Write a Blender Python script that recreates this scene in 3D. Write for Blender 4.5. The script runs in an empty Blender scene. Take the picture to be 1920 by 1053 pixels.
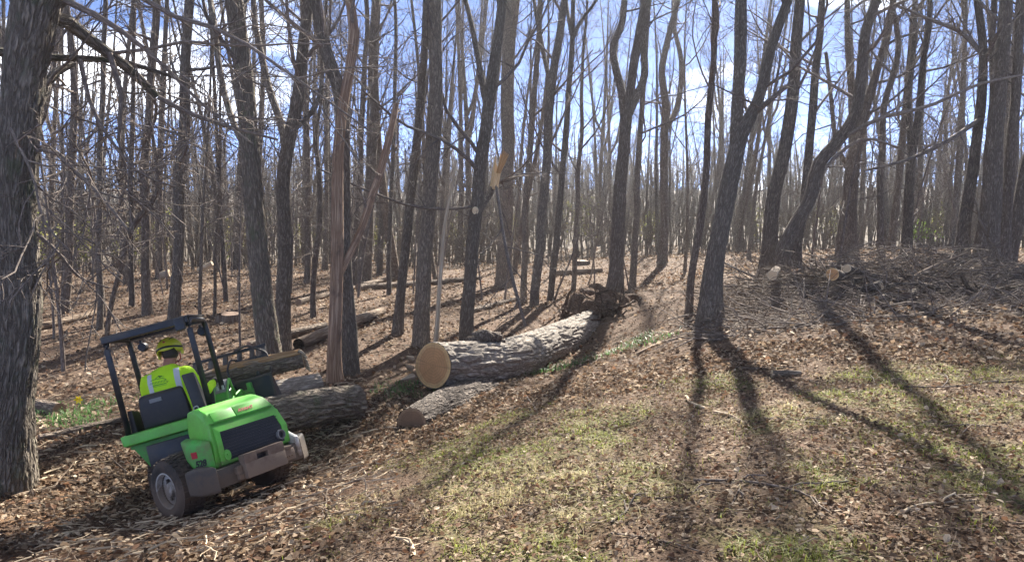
import bpy, bmesh, math, random
import numpy as np
from mathutils import Vector, Matrix
from mathutils.bvhtree import BVHTree

sc = bpy.context.scene
col = sc.collection
rng = np.random.default_rng(11)
random.seed(11)
R = math.radians

# ------------------------------------------------------------------ camera
F_PX, CX, CY = 1386.0, 960.0, 526.5          # focal length and centre in photo pixels (1920 x 1053)
CAM = np.array([0.0, 0.0, 1.65])
PITCH = R(5.2)
FW = np.array([0, math.cos(PITCH), -math.sin(PITCH)])
UPV = np.array([0, math.sin(PITCH), math.cos(PITCH)])
XV = np.array([1.0, 0, 0])
cam_d = bpy.data.cameras.new('camera')
cam_d.sensor_width = 36.0
cam_d.lens = 36.0 * F_PX / 1920.0
cam_d.clip_end = 3000
cam = bpy.data.objects.new('camera', cam_d)
cam.location = CAM
cam.rotation_euler = (R(90) - PITCH, 0, 0)
col.objects.link(cam)
sc.camera = cam

# ------------------------------------------------------------------ sky, sun, exposure
SUN_AZ, SUN_EL = R(15.5), R(37.0)
world = bpy.data.worlds.new('World')
sc.world = world
world.use_nodes = True
wn, wl = world.node_tree.nodes, world.node_tree.links
wn.clear()
w_out = wn.new('ShaderNodeOutputWorld')
w_bg = wn.new('ShaderNodeBackground')
w_sky = wn.new('ShaderNodeTexSky')
w_sky.sky_type = 'NISHITA'
w_sky.sun_disc = False
w_sky.sun_elevation = SUN_EL
w_sky.sun_rotation = SUN_AZ
w_sky.air_density = 0.13
w_sky.dust_density = 0.03
w_sky.ozone_density = 5.5
w_tc = wn.new('ShaderNodeTexCoord')
w_map = wn.new('ShaderNodeMapping')
w_map.inputs['Location'].default_value = (0.3, 2.2, 0.4)
w_map.inputs['Scale'].default_value = (1.0, 1.0, 2.4)
w_noise = wn.new('ShaderNodeTexNoise')
w_noise.inputs['Scale'].default_value = 2.3
w_noise.inputs['Detail'].default_value = 7
w_noise.inputs['Roughness'].default_value = 0.55
w_ramp = wn.new('ShaderNodeValToRGB')
w_ramp.color_ramp.elements[0].position = 0.545
w_ramp.color_ramp.elements[0].color = (0, 0, 0, 1)
w_ramp.color_ramp.elements[1].position = 0.685
w_ramp.color_ramp.elements[1].color = (0.85, 0.85, 0.85, 1)
w_mix = wn.new('ShaderNodeMix')
w_mix.data_type = 'RGBA'
w_mix.inputs[7].default_value = (10.5, 10.8, 11.2, 1)      # sunlit cloud; extra cover added, mostly out of view, to brighten the shade
wl.new(w_tc.outputs['Generated'], w_map.inputs[0])
wl.new(w_map.outputs[0], w_noise.inputs['Vector'])
wl.new(w_noise.outputs['Fac'], w_ramp.inputs[0])
wl.new(w_ramp.outputs['Color'], w_mix.inputs[0])
wl.new(w_sky.outputs[0], w_mix.inputs[6])
wl.new(w_mix.outputs[2], w_bg.inputs['Color'])
w_bg.inputs['Strength'].default_value = 0.115
wl.new(w_bg.outputs[0], w_out.inputs['Surface'])

sun_d = bpy.data.lights.new('sun', 'SUN')
sun_d.energy = 4.5
sun_d.angle = R(0.7)
sun_d.color = (1.0, 0.94, 0.84)
sun = bpy.data.objects.new('sun', sun_d)
SUNV = Vector((math.sin(SUN_AZ) * math.cos(SUN_EL), math.cos(SUN_AZ) * math.cos(SUN_EL), math.sin(SUN_EL)))
sun.rotation_euler = SUNV.to_track_quat('Z', 'Y').to_euler()
sun.location = (8, 30, 30)
col.objects.link(sun)

sc.view_settings.view_transform = 'Standard'
sc.view_settings.look = 'None'
sc.view_settings.exposure = 2.2
sc.view_settings.gamma = 1.0
sc.view_settings.use_curve_mapping = False
sc.render.engine = 'CYCLES'
sc.cycles.use_denoising = True
sc.cycles.max_bounces = 7
sc.cycles.diffuse_bounces = 4
sc.cycles.transparent_max_bounces = 6

# ------------------------------------------------------------------ small tools
def ray(px, py):
    return FW + XV * ((px - CX) / F_PX) + UPV * ((CY - py) / F_PX)

def at(px, py, depth):
    """world point seen at photo pixel (px, py) at this depth along the optical axis"""
    return CAM + ray(px, py) * depth

def hash3(ix, iy, iz, seed):
    h = (ix * 374761393 + iy * 668265263 + iz * 2147483647 + seed * 974634777) & 0xFFFFFFFF
    h = ((h ^ (h >> 13)) * 1274126177) & 0xFFFFFFFF
    h = ((h ^ (h >> 16)) * 2246822519) & 0xFFFFFFFF
    return ((h ^ (h >> 15)) & 0xFFFFFF) / float(0xFFFFFF)

def vnoise(p, seed=0):
    """value noise in 0..1 for an (..., 3) array"""
    p = np.asarray(p, float)
    i = np.floor(p).astype(np.int64)
    f = p - i
    f = f * f * (3 - 2 * f)
    out = 0
    for dx in (0, 1):
        wx = f[..., 0] if dx else 1 - f[..., 0]
        for dy in (0, 1):
            wy = f[..., 1] if dy else 1 - f[..., 1]
            for dz in (0, 1):
                wz = f[..., 2] if dz else 1 - f[..., 2]
                out = out + wx * wy * wz * hash3(i[..., 0] + dx, i[..., 1] + dy, i[..., 2] + dz, seed)
    return out

def fbm2(x, y, scale, seed=0, octs=3):
    a, s, t = 1.0, 0, 0
    for o in range(octs):
        s = s + a * vnoise(np.stack([x / scale, y / scale, np.full_like(x, 0.37 + o)], -1), seed + o)
        t += a
        a *= 0.5
        scale *= 0.5
    return s / t

def sstep(a, b, x):
    t = np.clip((x - a) / (b - a), 0, 1)
    return t * t * (3 - 2 * t)

def np_mesh(name, V, faces, smooth=True, attrs=None):
    """mesh from numpy: faces is a list of (n, k) index arrays; attrs: name -> (n, 3) vector or colour per vertex"""
    me = bpy.data.meshes.new(name)
    V = np.ascontiguousarray(V, np.float32)
    me.vertices.add(len(V))
    me.vertices.foreach_set('co', V.ravel())
    loops = np.concatenate([f.ravel() for f in faces]).astype(np.int32)
    sizes = np.concatenate([np.full(len(f), f.shape[1]) for f in faces]).astype(np.int32)
    starts = np.concatenate([[0], np.cumsum(sizes)[:-1]]).astype(np.int32)
    me.loops.add(len(loops))
    me.loops.foreach_set('vertex_index', loops)
    me.polygons.add(len(sizes))
    me.polygons.foreach_set('loop_start', starts)
    me.polygons.foreach_set('use_smooth', np.full(len(sizes), smooth))
    for k, a in (attrs or {}).items():
        at_ = me.attributes.new(k, 'FLOAT_VECTOR', 'POINT')
        at_.data.foreach_set('vector', np.ascontiguousarray(a, np.float32).ravel())
    me.update()
    me.validate()
    return me

def link(name, me, m=None, parent=None):
    o = bpy.data.objects.new(name, me)
    if m is not None and me is not None and not me.materials:
        me.materials.append(m)
    if parent is not None:
        o.parent = parent
    col.objects.link(o)
    return o

def tag(o, label, cat, group=None, kind=None):
    o['label'] = label
    o['category'] = cat
    if group:
        o['group'] = group
    if kind:
        o['kind'] = kind
    return o

def thing(name, label, cat, loc=(0, 0, 0), group=None):
    o = bpy.data.objects.new(name, None)
    o.empty_display_size = 0.2
    o.location = loc
    col.objects.link(o)
    return tag(o, label, cat, group)

def shift(me, d):
    """move mesh data so that the object may sit at the thing's base"""
    me.transform(Matrix.Translation(-Vector(d)))
    return me

# ------------------------------------------------------------------ tubes in bulk
def tubes(P, Rr, sides, cap=False):
    """P (N, n, 3) polylines with radii (N, n) -> vertices, quads, bark coordinates (round the stem, along the stem)"""
    N, n, _ = P.shape
    T = np.gradient(P, axis=1)
    T /= np.linalg.norm(T, axis=-1, keepdims=True) + 1e-9
    ref = np.where(np.abs(T[:, n // 2:n // 2 + 1, 2:3]) < 0.8, np.array([0, 0, 1.0]), np.array([1.0, 0, 0]))
    ref = np.broadcast_to(ref, T.shape)
    A = np.cross(T, ref)
    A /= np.linalg.norm(A, axis=-1, keepdims=True) + 1e-9
    B = np.cross(T, A)
    a = np.arange(sides) * (2 * np.pi / sides)
    ca, sa = np.cos(a), np.sin(a)
    off = A[:, :, None, :] * ca[None, None, :, None] + B[:, :, None, :] * sa[None, None, :, None]
    V = P[:, :, None, :] + off * Rr[:, :, None, None]
    s = np.concatenate([np.zeros((N, 1)), np.cumsum(np.linalg.norm(np.diff(P, axis=1), axis=-1), 1)], 1)
    rm = Rr.max(1, keepdims=True)
    bc = np.stack([np.broadcast_to((rm[:, :, None]) * ca, (N, n, sides)),
                   np.broadcast_to((rm[:, :, None]) * sa, (N, n, sides)),
                   np.broadcast_to(s[:, :, None], (N, n, sides))], -1) + rng.random((N, 1, 1, 3)) * 7
    idx = np.arange(N * n * sides).reshape(N, n, sides)
    i0, i1 = idx[:, :-1], idx[:, 1:]
    q = np.stack([i0, np.roll(i0, -1, 2), np.roll(i1, -1, 2), i1], -1).reshape(-1, 4)
    return V.reshape(-1, 3), q, bc.reshape(-1, 3), off.reshape(-1, 3)

class Bag:
    """collects geometry of one mesh"""
    def __init__(self):
        self.V, self.F, self.B, self.n = [], {}, [], 0
    def add(self, V, q, B=None):
        self.V.append(V)
        self.F.setdefault(q.shape[1], []).append(q + self.n)
        self.B.append(B if B is not None else V)
        self.n += len(V)
    def tube(self, pts, radii, sides=8):
        P = np.asarray(pts, float)[None]
        Rr = np.broadcast_to(np.asarray(radii, float), (1, P.shape[1]))
        V, q, B, _ = tubes(P, Rr, sides)
        self.add(V, q, B)
    def mesh(self, name, smooth=True, attr='bark'):
        return np_mesh(name, np.concatenate(self.V), [np.concatenate(v) for v in self.F.values()], smooth,
                       {attr: np.concatenate(self.B)})

def dense(pts, rad, n, wob=0.0):
    """smooth polyline with n points through the given points (Catmull-Rom), radii interpolated"""
    P = np.asarray(pts, float)
    rad = np.asarray(rad, float)
    d = np.concatenate([[0], np.cumsum(np.linalg.norm(np.diff(P, axis=0), axis=1))])
    u = np.linspace(0, d[-1], n)
    if len(P) > 2:
        m = np.gradient(P, d, axis=0)
        k = np.clip(np.searchsorted(d, u, 'right') - 1, 0, len(P) - 2)
        h = (d[k + 1] - d[k])[:, None]
        t = ((u - d[k])[:, None]) / h
        Q = (2 * t**3 - 3 * t**2 + 1) * P[k] + (t**3 - 2 * t**2 + t) * h * m[k] + (-2 * t**3 + 3 * t**2) * P[k + 1] + (t**3 - t**2) * h * m[k + 1]
    else:
        Q = P[0] + (P[1] - P[0]) * (u / d[-1])[:, None]
    if wob:
        ph = rng.random(3) * 50
        for c in range(2):
            Q[:, c] += wob * (vnoise(np.stack([u * 0.8 + ph[c], u * 0, u * 0 + c], -1), 5) - 0.5) * np.minimum(1, np.arange(n) / 3)
    return Q, np.interp(u, d, rad)

def spawn(P, Rr, k, u0, u1, ang, length, npts, up, jit, rs=0.55, rmax=9, rtip=0.004, spread=None):
    """children for every polyline: k per parent between fractions u0..u1, leaving at ang degrees"""
    N, n, _ = P.shape
    M = N * k
    par = np.repeat(np.arange(N), k)
    u = (np.tile((np.arange(k) + 0.5) / k, N) + (rng.random(M) - 0.5) / k)
    u = u0 + (u1 - u0) * u
    x = np.clip(u * (n - 1), 0, n - 1.001)
    i = x.astype(int)
    fr = (x - i)[:, None]
    p0 = P[par, i] * (1 - fr) + P[par, i + 1] * fr
    t = P[par, i + 1] - P[par, i]
    t /= np.linalg.norm(t, axis=1, keepdims=True) + 1e-9
    r = Rr[par, i] * (1 - fr[:, 0]) + Rr[par, i + 1] * fr[:, 0]
    v = rng.normal(size=(M, 3))
    v -= (v * t).sum(1, keepdims=True) * t
    v /= np.linalg.norm(v, axis=1, keepdims=True)
    a = np.radians(ang[0] + (ang[1] - ang[0]) * rng.random(M))[:, None]
    d = np.cos(a) * t + np.sin(a) * v
    L = length[0] + (length[1] - length[0]) * rng.random(M)
    L = L * (1.15 - 0.55 * (u - u0) / max(1e-6, u1 - u0))
    if spread is not None:
        L = L * spread[par]
    st = (L / (npts - 1))[:, None]
    Q = np.empty((M, npts, 3))
    Q[:, 0] = p0
    for j in range(1, npts):
        d = d + rng.normal(size=(M, 3)) * jit
        d[:, 2] += up
        d /= np.linalg.norm(d, axis=1, keepdims=True)
        Q[:, j] = Q[:, j - 1] + d * st
    r0 = np.clip(r * rs * (0.7 + 0.5 * rng.random(M)), rtip * 1.3, rmax)
    RR = r0[:, None] * np.linspace(1, 0.32, npts)[None]
    return Q, np.maximum(RR, rtip), L

# ------------------------------------------------------------------ materials
class NT:
    def __init__(self, name):
        self.m = bpy.data.materials.new(name)
        self.m.use_nodes = True
        self.t = self.m.node_tree
        self.b = self.t.nodes['Principled BSDF']
        self.out = self.t.nodes['Material Output']
    def n(self, typ, **kw):
        x = self.t.nodes.new(typ)
        for k, v in kw.items():
            if k in x.inputs:
                x.inputs[k].default_value = v
            else:
                setattr(x, k, v)
        return x
    def l(self, a, b):
        self.t.links.new(a, b)
    def attr(self, name):
        return self.n('ShaderNodeAttribute', attribute_name=name).outputs['Vector']
    def obj(self):
        return self.n('ShaderNodeTexCoord').outputs['Object']
    def scale(self, vec, s):
        x = self.n('ShaderNodeVectorMath', operation='MULTIPLY')
        self.l(vec, x.inputs[0])
        x.inputs[1].default_value = s
        return x.outputs[0]
    def noise(self, vec, scale, detail=4, rough=0.6):
        x = self.n('ShaderNodeTexNoise')
        x.inputs['Scale'].default_value = scale
        x.inputs['Detail'].default_value = detail
        x.inputs['Roughness'].default_value = rough
        if vec is not None:
            self.l(vec, x.inputs['Vector'])
        return x.outputs['Fac']
    def ramp(self, fac, stops):
        x = self.n('ShaderNodeValToRGB')
        e = x.color_ramp.elements
        while len(e) < len(stops):
            e.new(0.5)
        for i, (p, c) in enumerate(stops):
            e[i].position = p
            e[i].color = (*c, 1) if len(c) == 3 else c
        self.l(fac, x.inputs[0])
        return x.outputs[0]
    def mix(self, fac, a, b, blend='MIX'):
        x = self.n('ShaderNodeMix', data_type='RGBA', blend_type=blend)
        for s, v in ((0, fac), (6, a), (7, b)):
            if hasattr(v, 'links'):
                self.l(v, x.inputs[s])
            elif s == 0:
                x.inputs[0].default_value = v
            else:
                x.inputs[s].default_value = (*v, 1)
        return x.outputs[2]
    def math(self, op, a, b=None):
        x = self.n('ShaderNodeMath', operation=op)
        for i, v in enumerate((a, b)):
            if v is None:
                continue
            if hasattr(v, 'links'):
                self.l(v, x.inputs[i])
            else:
                x.inputs[i].default_value = v
        return x.outputs[0]
    def bump(self, h, strength, dist):
        x = self.n('ShaderNodeBump')
        x.inputs['Strength'].default_value = strength
        x.inputs['Distance'].default_value = dist
        self.l(h, x.inputs['Height'])
        self.l(x.outputs[0], self.b.inputs['Normal'])
    def color(self, c):
        if hasattr(c, 'links'):
            self.l(c, self.b.inputs['Base Color'])
        else:
            self.b.inputs['Base Color'].default_value = (*c, 1)
    def set(self, **kw):
        for k, v in kw.items():
            self.b.inputs[k.replace('_', ' ')].default_value = v
        return self

def bark_mat(name, dark, light, stretch=0.32, scale=22, bump=1.0, patch=None, dist=0.05):
    k = NT(name)
    v = k.scale(k.attr('bark'), (1, 1, stretch))
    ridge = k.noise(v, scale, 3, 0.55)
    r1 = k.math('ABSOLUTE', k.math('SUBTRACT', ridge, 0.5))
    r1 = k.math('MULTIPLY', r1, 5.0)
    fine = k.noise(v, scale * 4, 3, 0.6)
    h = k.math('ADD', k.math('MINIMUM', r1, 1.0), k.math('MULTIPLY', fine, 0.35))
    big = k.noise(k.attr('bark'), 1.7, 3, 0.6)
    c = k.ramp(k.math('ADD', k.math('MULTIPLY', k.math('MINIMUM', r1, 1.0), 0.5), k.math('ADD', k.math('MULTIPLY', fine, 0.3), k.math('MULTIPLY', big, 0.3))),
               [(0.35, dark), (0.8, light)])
    if patch:
        c = k.mix(k.ramp(k.noise(k.attr('bark'), 4.0, 4, 0.6), [(0.55, (0, 0, 0)), (0.7, (0.7, 0.7, 0.7))]), c, patch)
    info = k.n('ShaderNodeObjectInfo').outputs['Random']
    c = k.mix(1.0, c, k.ramp(info, [(0.0, (0.72, 0.72, 0.74)), (1.0, (1.15, 1.1, 1.05))]), 'MULTIPLY')
    k.color(c)
    k.set(Roughness=0.92)
    k.b.inputs['Specular IOR Level'].default_value = 0.25
    k.bump(h, bump, dist)
    return k.m

M = {}
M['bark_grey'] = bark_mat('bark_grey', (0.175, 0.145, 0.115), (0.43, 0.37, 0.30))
M['bark_dark'] = bark_mat('bark_dark', (0.14, 0.112, 0.09), (0.35, 0.29, 0.235), scale=18)
M['bark_oak'] = bark_mat('bark_oak', (0.17, 0.142, 0.112), (0.43, 0.37, 0.295), stretch=0.3, scale=16, dist=0.06, patch=(0.16, 0.18, 0.11))
M['bark_log'] = bark_mat('bark_log', (0.24, 0.205, 0.165), (0.56, 0.505, 0.43), stretch=0.25, scale=26, bump=0.5, dist=0.02)
M['twig'] = bark_mat('twig', (0.13, 0.108, 0.092), (0.31, 0.26, 0.22), scale=40, bump=0.2)
M['snag'] = bark_mat('snag', (0.27, 0.17, 0.11), (0.62, 0.45, 0.31), stretch=0.07, scale=20, bump=0.8, patch=(0.13, 0.09, 0.07), dist=0.02)
M['pale_wood'] = bark_mat('pale_wood', (0.42, 0.34, 0.24), (0.70, 0.59, 0.43), stretch=0.07, scale=24, bump=0.5, dist=0.012)
M['fresh_wood'] = bark_mat('fresh_wood', (0.66, 0.46, 0.24), (0.86, 0.69, 0.42), stretch=0.07, scale=24, bump=0.5, dist=0.012)
M['rot_wood'] = bark_mat('rot_wood', (0.19, 0.14, 0.10), (0.40, 0.33, 0.26), stretch=0.1, scale=16, bump=0.8)
M['root_soil'] = bark_mat('root_soil', (0.12, 0.082, 0.058), (0.29, 0.20, 0.145), stretch=1.0, scale=14, bump=1.0)

def cut_mat(name, heart, sap):
    k = NT(name)
    v = k.attr('bark')                          # x, y on the face in radii, z unused
    ln = k.n('ShaderNodeVectorMath', operation='LENGTH')
    k.l(v, ln.inputs[0])
    rr = ln.outputs['Value']
    wob = k.math('MULTIPLY', k.noise(v, 2.2, 2), 0.22)
    q = k.math('ADD', rr, wob)
    ring = k.math('SINE', k.math('MULTIPLY', k.math('ADD', q, k.math('MULTIPLY', k.noise(v, 9, 2), 0.02)), 52.0))
    base = k.ramp(q, [(0.0, tuple(x * 0.72 for x in heart)), (0.35, heart), (0.88, heart), (0.97, sap)])
    c = k.mix(k.math('MULTIPLY', k.math('ADD', ring, 1.0), 0.2), base, tuple(x * 0.5 for x in heart))
    ck = k.n('ShaderNodeTexNoise'); ck.inputs['Scale'].default_value = 3.0; ck.inputs['Detail'].default_value = 5
    nv = k.n('ShaderNodeVectorMath', operation='NORMALIZE'); k.l(v, nv.inputs[0]); k.l(nv.outputs[0], ck.inputs['Vector'])
    crack = k.ramp(k.math('ABSOLUTE', k.math('SUBTRACT', ck.outputs['Fac'], 0.5)), [(0.0, (0.8, 0.8, 0.8)), (0.012, (0, 0, 0))])
    stain = k.ramp(k.noise(v, 1.6, 4), [(0.42, (0, 0, 0)), (0.7, (0.6, 0.6, 0.6))])
    c = k.mix(stain, c, tuple(x * 0.6 for x in heart))
    c = k.mix(k.math('MULTIPLY', crack, 0.6), c, (0.08, 0.045, 0.03))
    saw = k.noise(k.scale(v, (1.5, 30, 1)), 1.6, 2)
    c = k.mix(k.math('MULTIPLY', saw, 0.25), c, sap)
    k.color(c)
    k.set(Roughness=0.85)
    k.bump(saw, 0.35, 0.01)
    return k.m

M['cut_red'] = cut_mat('cut_red', (0.54, 0.27, 0.115), (0.70, 0.46, 0.21))
M['cut_dull'] = cut_mat('cut_dull', (0.24, 0.15, 0.10), (0.36, 0.25, 0.17))
M['split_wood'] = bark_mat('split_wood', (0.38, 0.22, 0.10), (0.68, 0.46, 0.24), stretch=0.06, scale=22, bump=0.7, dist=0.015)
M['cut_fresh'] = cut_mat('cut_fresh', (0.80, 0.60, 0.36), (0.86, 0.70, 0.46))
M['cut_pale'] = cut_mat('cut_pale', (0.60, 0.44, 0.27), (0.70, 0.56, 0.38))

def leaf_mat(name, rough=0.55, trans=0.35):
    k = NT(name)
    c = k.attr('tint')
    k.color(c)
    k.set(Roughness=rough)
    k.b.inputs['Specular IOR Level'].default_value = 0.25
    tr = k.n('ShaderNodeBsdfTranslucent')
    k.l(c, tr.inputs['Color'])
    mx = k.n('ShaderNodeMixShader')
    mx.inputs[0].default_value = trans
    k.l(k.b.outputs[0], mx.inputs[1])
    k.l(tr.outputs[0], mx.inputs[2])
    k.l(mx.outputs[0], k.out.inputs['Surface'])
    return k.m

M['litter'] = leaf_mat('litter', 0.8, 0.3)
M['grass'] = leaf_mat('grass', 0.6, 0.5)
# ------------------------------------------------------------------ ground: a bank falling to the left, the wood's floor beyond, a far ridge
LOADER_POS = np.array([-3.325, 7.463, -3.039 + 1.65])
LOADER_ROT = np.array([[0.94888, -0.15547, -0.27468], [0.20081, 0.96878, 0.14537], [0.24351, -0.19310, 0.95048]])
ARTIC = R(-44.0)
_c, _s = math.cos(ARTIC), math.sin(ARTIC)
REAR_ROT = np.array([[_c, _s, 0], [-_s, _c, 0], [0, 0, 1.0]])

_ctrl = [(0,1053,5.8),(300,1053,5.3),(600,1053,4.6),(960,1053,3.9),(1300,1053,3.6),(1600,1053,3.5),(1920,1053,3.4),
 (620,930,6.5),(760,815,9.3),(900,770,10.4),(960,850,6.4),(1080,760,8.2),(1240,760,7.5),(1500,750,7.3),(1900,750,6.9),
 (1330,608,13),(1250,640,12.5),(1150,655,16),(1040,705,13.5),(1060,700,12.2),(690,790,9.8),(1920,562,13),(1700,545,15),(1500,565,14.5),(1840,492,20),(1600,480,25),
 (1450,502,22),(1700,470,45),(1250,482,38),(1155,538,27),(1000,490,45),(700,500,42),(450,502,40),(300,510,38),
 (100,530,30),(330,572,22),(590,598,18.5),(680,532,28),(745,632,15),(640,712,11.5),(500,705,12.5),(100,800,10),(10,905,8),
 (200,830,9),(870,630,16),(60,640,17),(1290,570,16), (-500,760,13), (-500,1053,6.2), (2400,560,14), (2400,1053,3.4)]
_cp = [at(*c) for c in _ctrl]
for _lp in ((-.41, -.59, 0), (.55, -.62, 0)):
    _cp.append(LOADER_POS + LOADER_ROT @ REAR_ROT @ np.array(_lp))
for _lp in ((-.42, .8, 0), (.42, .8, 0), (0, 0, 0)):
    _cp.append(LOADER_POS + LOADER_ROT @ np.array(_lp))
_cp.append(np.array([0.0, 0.0, 0.0])); _cp.append(np.array([3.0, 1.5, 0.02])); _cp.append(np.array([-3.0, 1.5, -0.75]))
_cp = np.array(_cp)
def _k(r2):
    return 0.5 * r2 * np.log(r2 + 1e-9)
_n = len(_cp)
_A = np.zeros((_n + 3, _n + 3))
_d2 = ((_cp[:, None, :2] - _cp[None, :, :2]) ** 2).sum(-1)
_A[:_n, :_n] = _k(_d2) + np.eye(_n) * 0.9
_A[:_n, _n] = 1; _A[:_n, _n + 1:] = _cp[:, :2]
_A[_n, :_n] = 1; _A[_n + 1:, :_n] = _cp[:, :2].T
_w = np.linalg.solve(_A, np.concatenate([_cp[:, 2], np.zeros(3)]))

def base_z(x, y):
    x = np.asarray(x, float); y = np.asarray(y, float)
    xc, yc = np.clip(x, -24, 27), np.clip(y, 0.0, 47)
    z = _w[_n] + _w[_n + 1] * xc + _w[_n + 2] * yc
    for i in range(_n):
        z = z + _w[i] * _k((xc - _cp[i, 0]) ** 2 + (yc - _cp[i, 1]) ** 2)
    return z

def gz(x, y):
    """height of the ground"""
    x = np.asarray(x, float); y = np.asarray(y, float)
    z = base_z(x, y)
    d = np.hypot(x, y)
    z = z + 0.05 * (fbm2(x, y, 0.9, 3, 3) - 0.5) + 0.22 * (fbm2(x, y, 5.0, 9, 2) - 0.5) * sstep(9, 22, d)
    far = sstep(55, 260, y)
    z = z + far * (9.5 + 6.0 * (fbm2(x, y, 130, 21, 2) - 0.5)) + 2.0 * sstep(60, 140, d) * (fbm2(x, y, 40, 33, 2) - 0.5)
    return z

def hit(px, py):
    """depth at which the ray through a photo pixel meets the ground"""
    t = np.concatenate([np.linspace(2.5, 30, 500), np.linspace(30.1, 150, 400)])
    p = CAM[None] + ray(px, py)[None] * t[:, None]
    below = np.nonzero(p[:, 2] < gz(p[:, 0], p[:, 1]))[0]
    return float(t[below[0]]) if len(below) else 150.0

def on_ground(px, py, lift=0.0):
    p = at(px, py, hit(px, py))
    p[2] += lift
    return p

def lawn(x, y):
    """1 where the mown grass of the clearing grows"""
    n = fbm2(x, y, 1.5, 51, 3)
    edge = 9.2 + 1.0 * (n - 0.5) * 4 - 0.25 * np.abs(x - 3)
    left = x + 0.36 * (y - 3.5) + 1.0 + 1.6 * (n - 0.5)
    return sstep(-0.4, 0.9, left) * sstep(0.6, -1.2, y - edge)

def churn(x, y):
    """1 where the loader has churned the soil"""
    n = fbm2(x, y, 0.9, 63, 3)
    d1 = np.hypot((x + 2.6) * 0.8, (y - 6.7))
    d2 = np.hypot((x + 3.6) * 0.6, (y - 5.6))
    return np.clip(sstep(1.9, 0.9, d1 + (n - 0.5) * 1.6) + 0.8 * sstep(1.8, 0.8, d2 + (n - 0.5) * 1.8), 0, 1)

def axis(dense_lo, dense_hi, step, lo, hi, grow=1.16):
    a = list(np.arange(dense_lo, dense_hi + 1e-6, step))
    s, v = step, a[-1]
    while v < hi:
        s *= grow; v += s; a.append(v)
    s, v = step, a[0]; b = []
    while v > lo:
        s *= grow; v -= s; b.append(v)
    return np.array(b[::-1] + a)

gx = axis(-9, 9, 0.11, -420, 420, 1.10)
gy = axis(2.2, 19, 0.11, -40, 460, 1.08)
GX, GY = np.meshgrid(gx, gy, indexing='ij')
GZ = gz(GX.ravel(), GY.ravel())
gV = np.stack([GX.ravel(), GY.ravel(), GZ], -1)
nx, ny = len(gx), len(gy)
gi = np.arange(nx * ny).reshape(nx, ny)
gq = np.stack([gi[:-1, :-1], gi[1:, :-1], gi[1:, 1:], gi[:-1, 1:]], -1).reshape(-1, 4)
lw = lawn(gV[:, 0], gV[:, 1])
n2 = fbm2(gV[:, 0], gV[:, 1], 0.8, 77, 3)
sawd = np.maximum(sstep(1.3, 0.6, np.hypot((gV[:, 0] + 3.5) * 0.8, (gV[:, 1] - 5.2) * 1.6)), sstep(1.0, 0.5, np.hypot((gV[:, 0] + 4.9) * 0.8, (gV[:, 1] - 7.4) * 1.5))) * sstep(0.36, 0.52, n2)
chn = churn(gV[:, 0], gV[:, 1])
gV[:, 2] -= chn * 0.05 * (fbm2(gV[:, 0], gV[:, 1], 0.35, 5, 2))
mask = np.stack([lw * sstep(0.42, 0.58, n2) - chn, sawd, sstep(30, 60, np.hypot(gV[:, 0], gV[:, 1]))], -1)

k = NT('ground')
pos = k.n('ShaderNodeNewGeometry').outputs['Position']
fine = k.noise(pos, 26, 5, 0.7)
mid = k.noise(pos, 2.2, 4, 0.6)
soil = k.ramp(fine, [(0.25, (0.045, 0.028, 0.019)), (0.5, (0.12, 0.08, 0.055)), (0.75, (0.24, 0.17, 0.12))])
red = k.ramp(fine, [(0.3, (0.06, 0.036, 0.024)), (0.7, (0.16, 0.10, 0.065))])
c = k.mix(k.ramp(mid, [(0.45, (0, 0, 0)), (0.62, (0.8, 0.8, 0.8))]), soil, red)
moss = k.ramp(fine, [(0.25, (0.045, 0.04, 0.016)), (0.5, (0.13, 0.125, 0.05)), (0.78, (0.27, 0.23, 0.12))])
sep = k.n('ShaderNodeSeparateXYZ')
k.l(k.attr('mask'), sep.inputs[0])
c = k.mix(k.math('MAXIMUM', sep.outputs[0], 0.0), c, moss)
mud = k.ramp(fine, [(0.25, (0.04, 0.022, 0.014)), (0.5, (0.095, 0.052, 0.032)), (0.8, (0.19, 0.115, 0.07))])
c = k.mix(k.math('MAXIMUM', k.math('MULTIPLY', sep.outputs[0], -1.0), 0.0), c, mud)
dust = k.ramp(fine, [(0.3, (0.20, 0.115, 0.06)), (0.7, (0.42, 0.26, 0.15))])
c = k.mix(k.math('MULTIPLY', sep.outputs[1], 0.85), c, dust)
farc = k.ramp(k.noise(pos, 0.9, 5, 0.7), [(0.3, (0.06, 0.048, 0.038)), (0.6, (0.15, 0.122, 0.095))])
c = k.mix(sep.outputs[2], c, farc)
k.color(c)
k.set(Roughness=0.95)
k.b.inputs['Specular IOR Level'].default_value = 0.15
k.bump(k.math('ADD', fine, k.noise(pos, 9, 4)), 0.9, 0.035)
M['ground'] = k.m
ground = link('ground', np_mesh('ground', gV, [gq], True, {'mask': mask}), M['ground'])
ground['kind'] = 'structure'
ground['label'] = 'leaf-strewn woodland ground with thin mossy grass and a bank falling leftwards'
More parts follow.
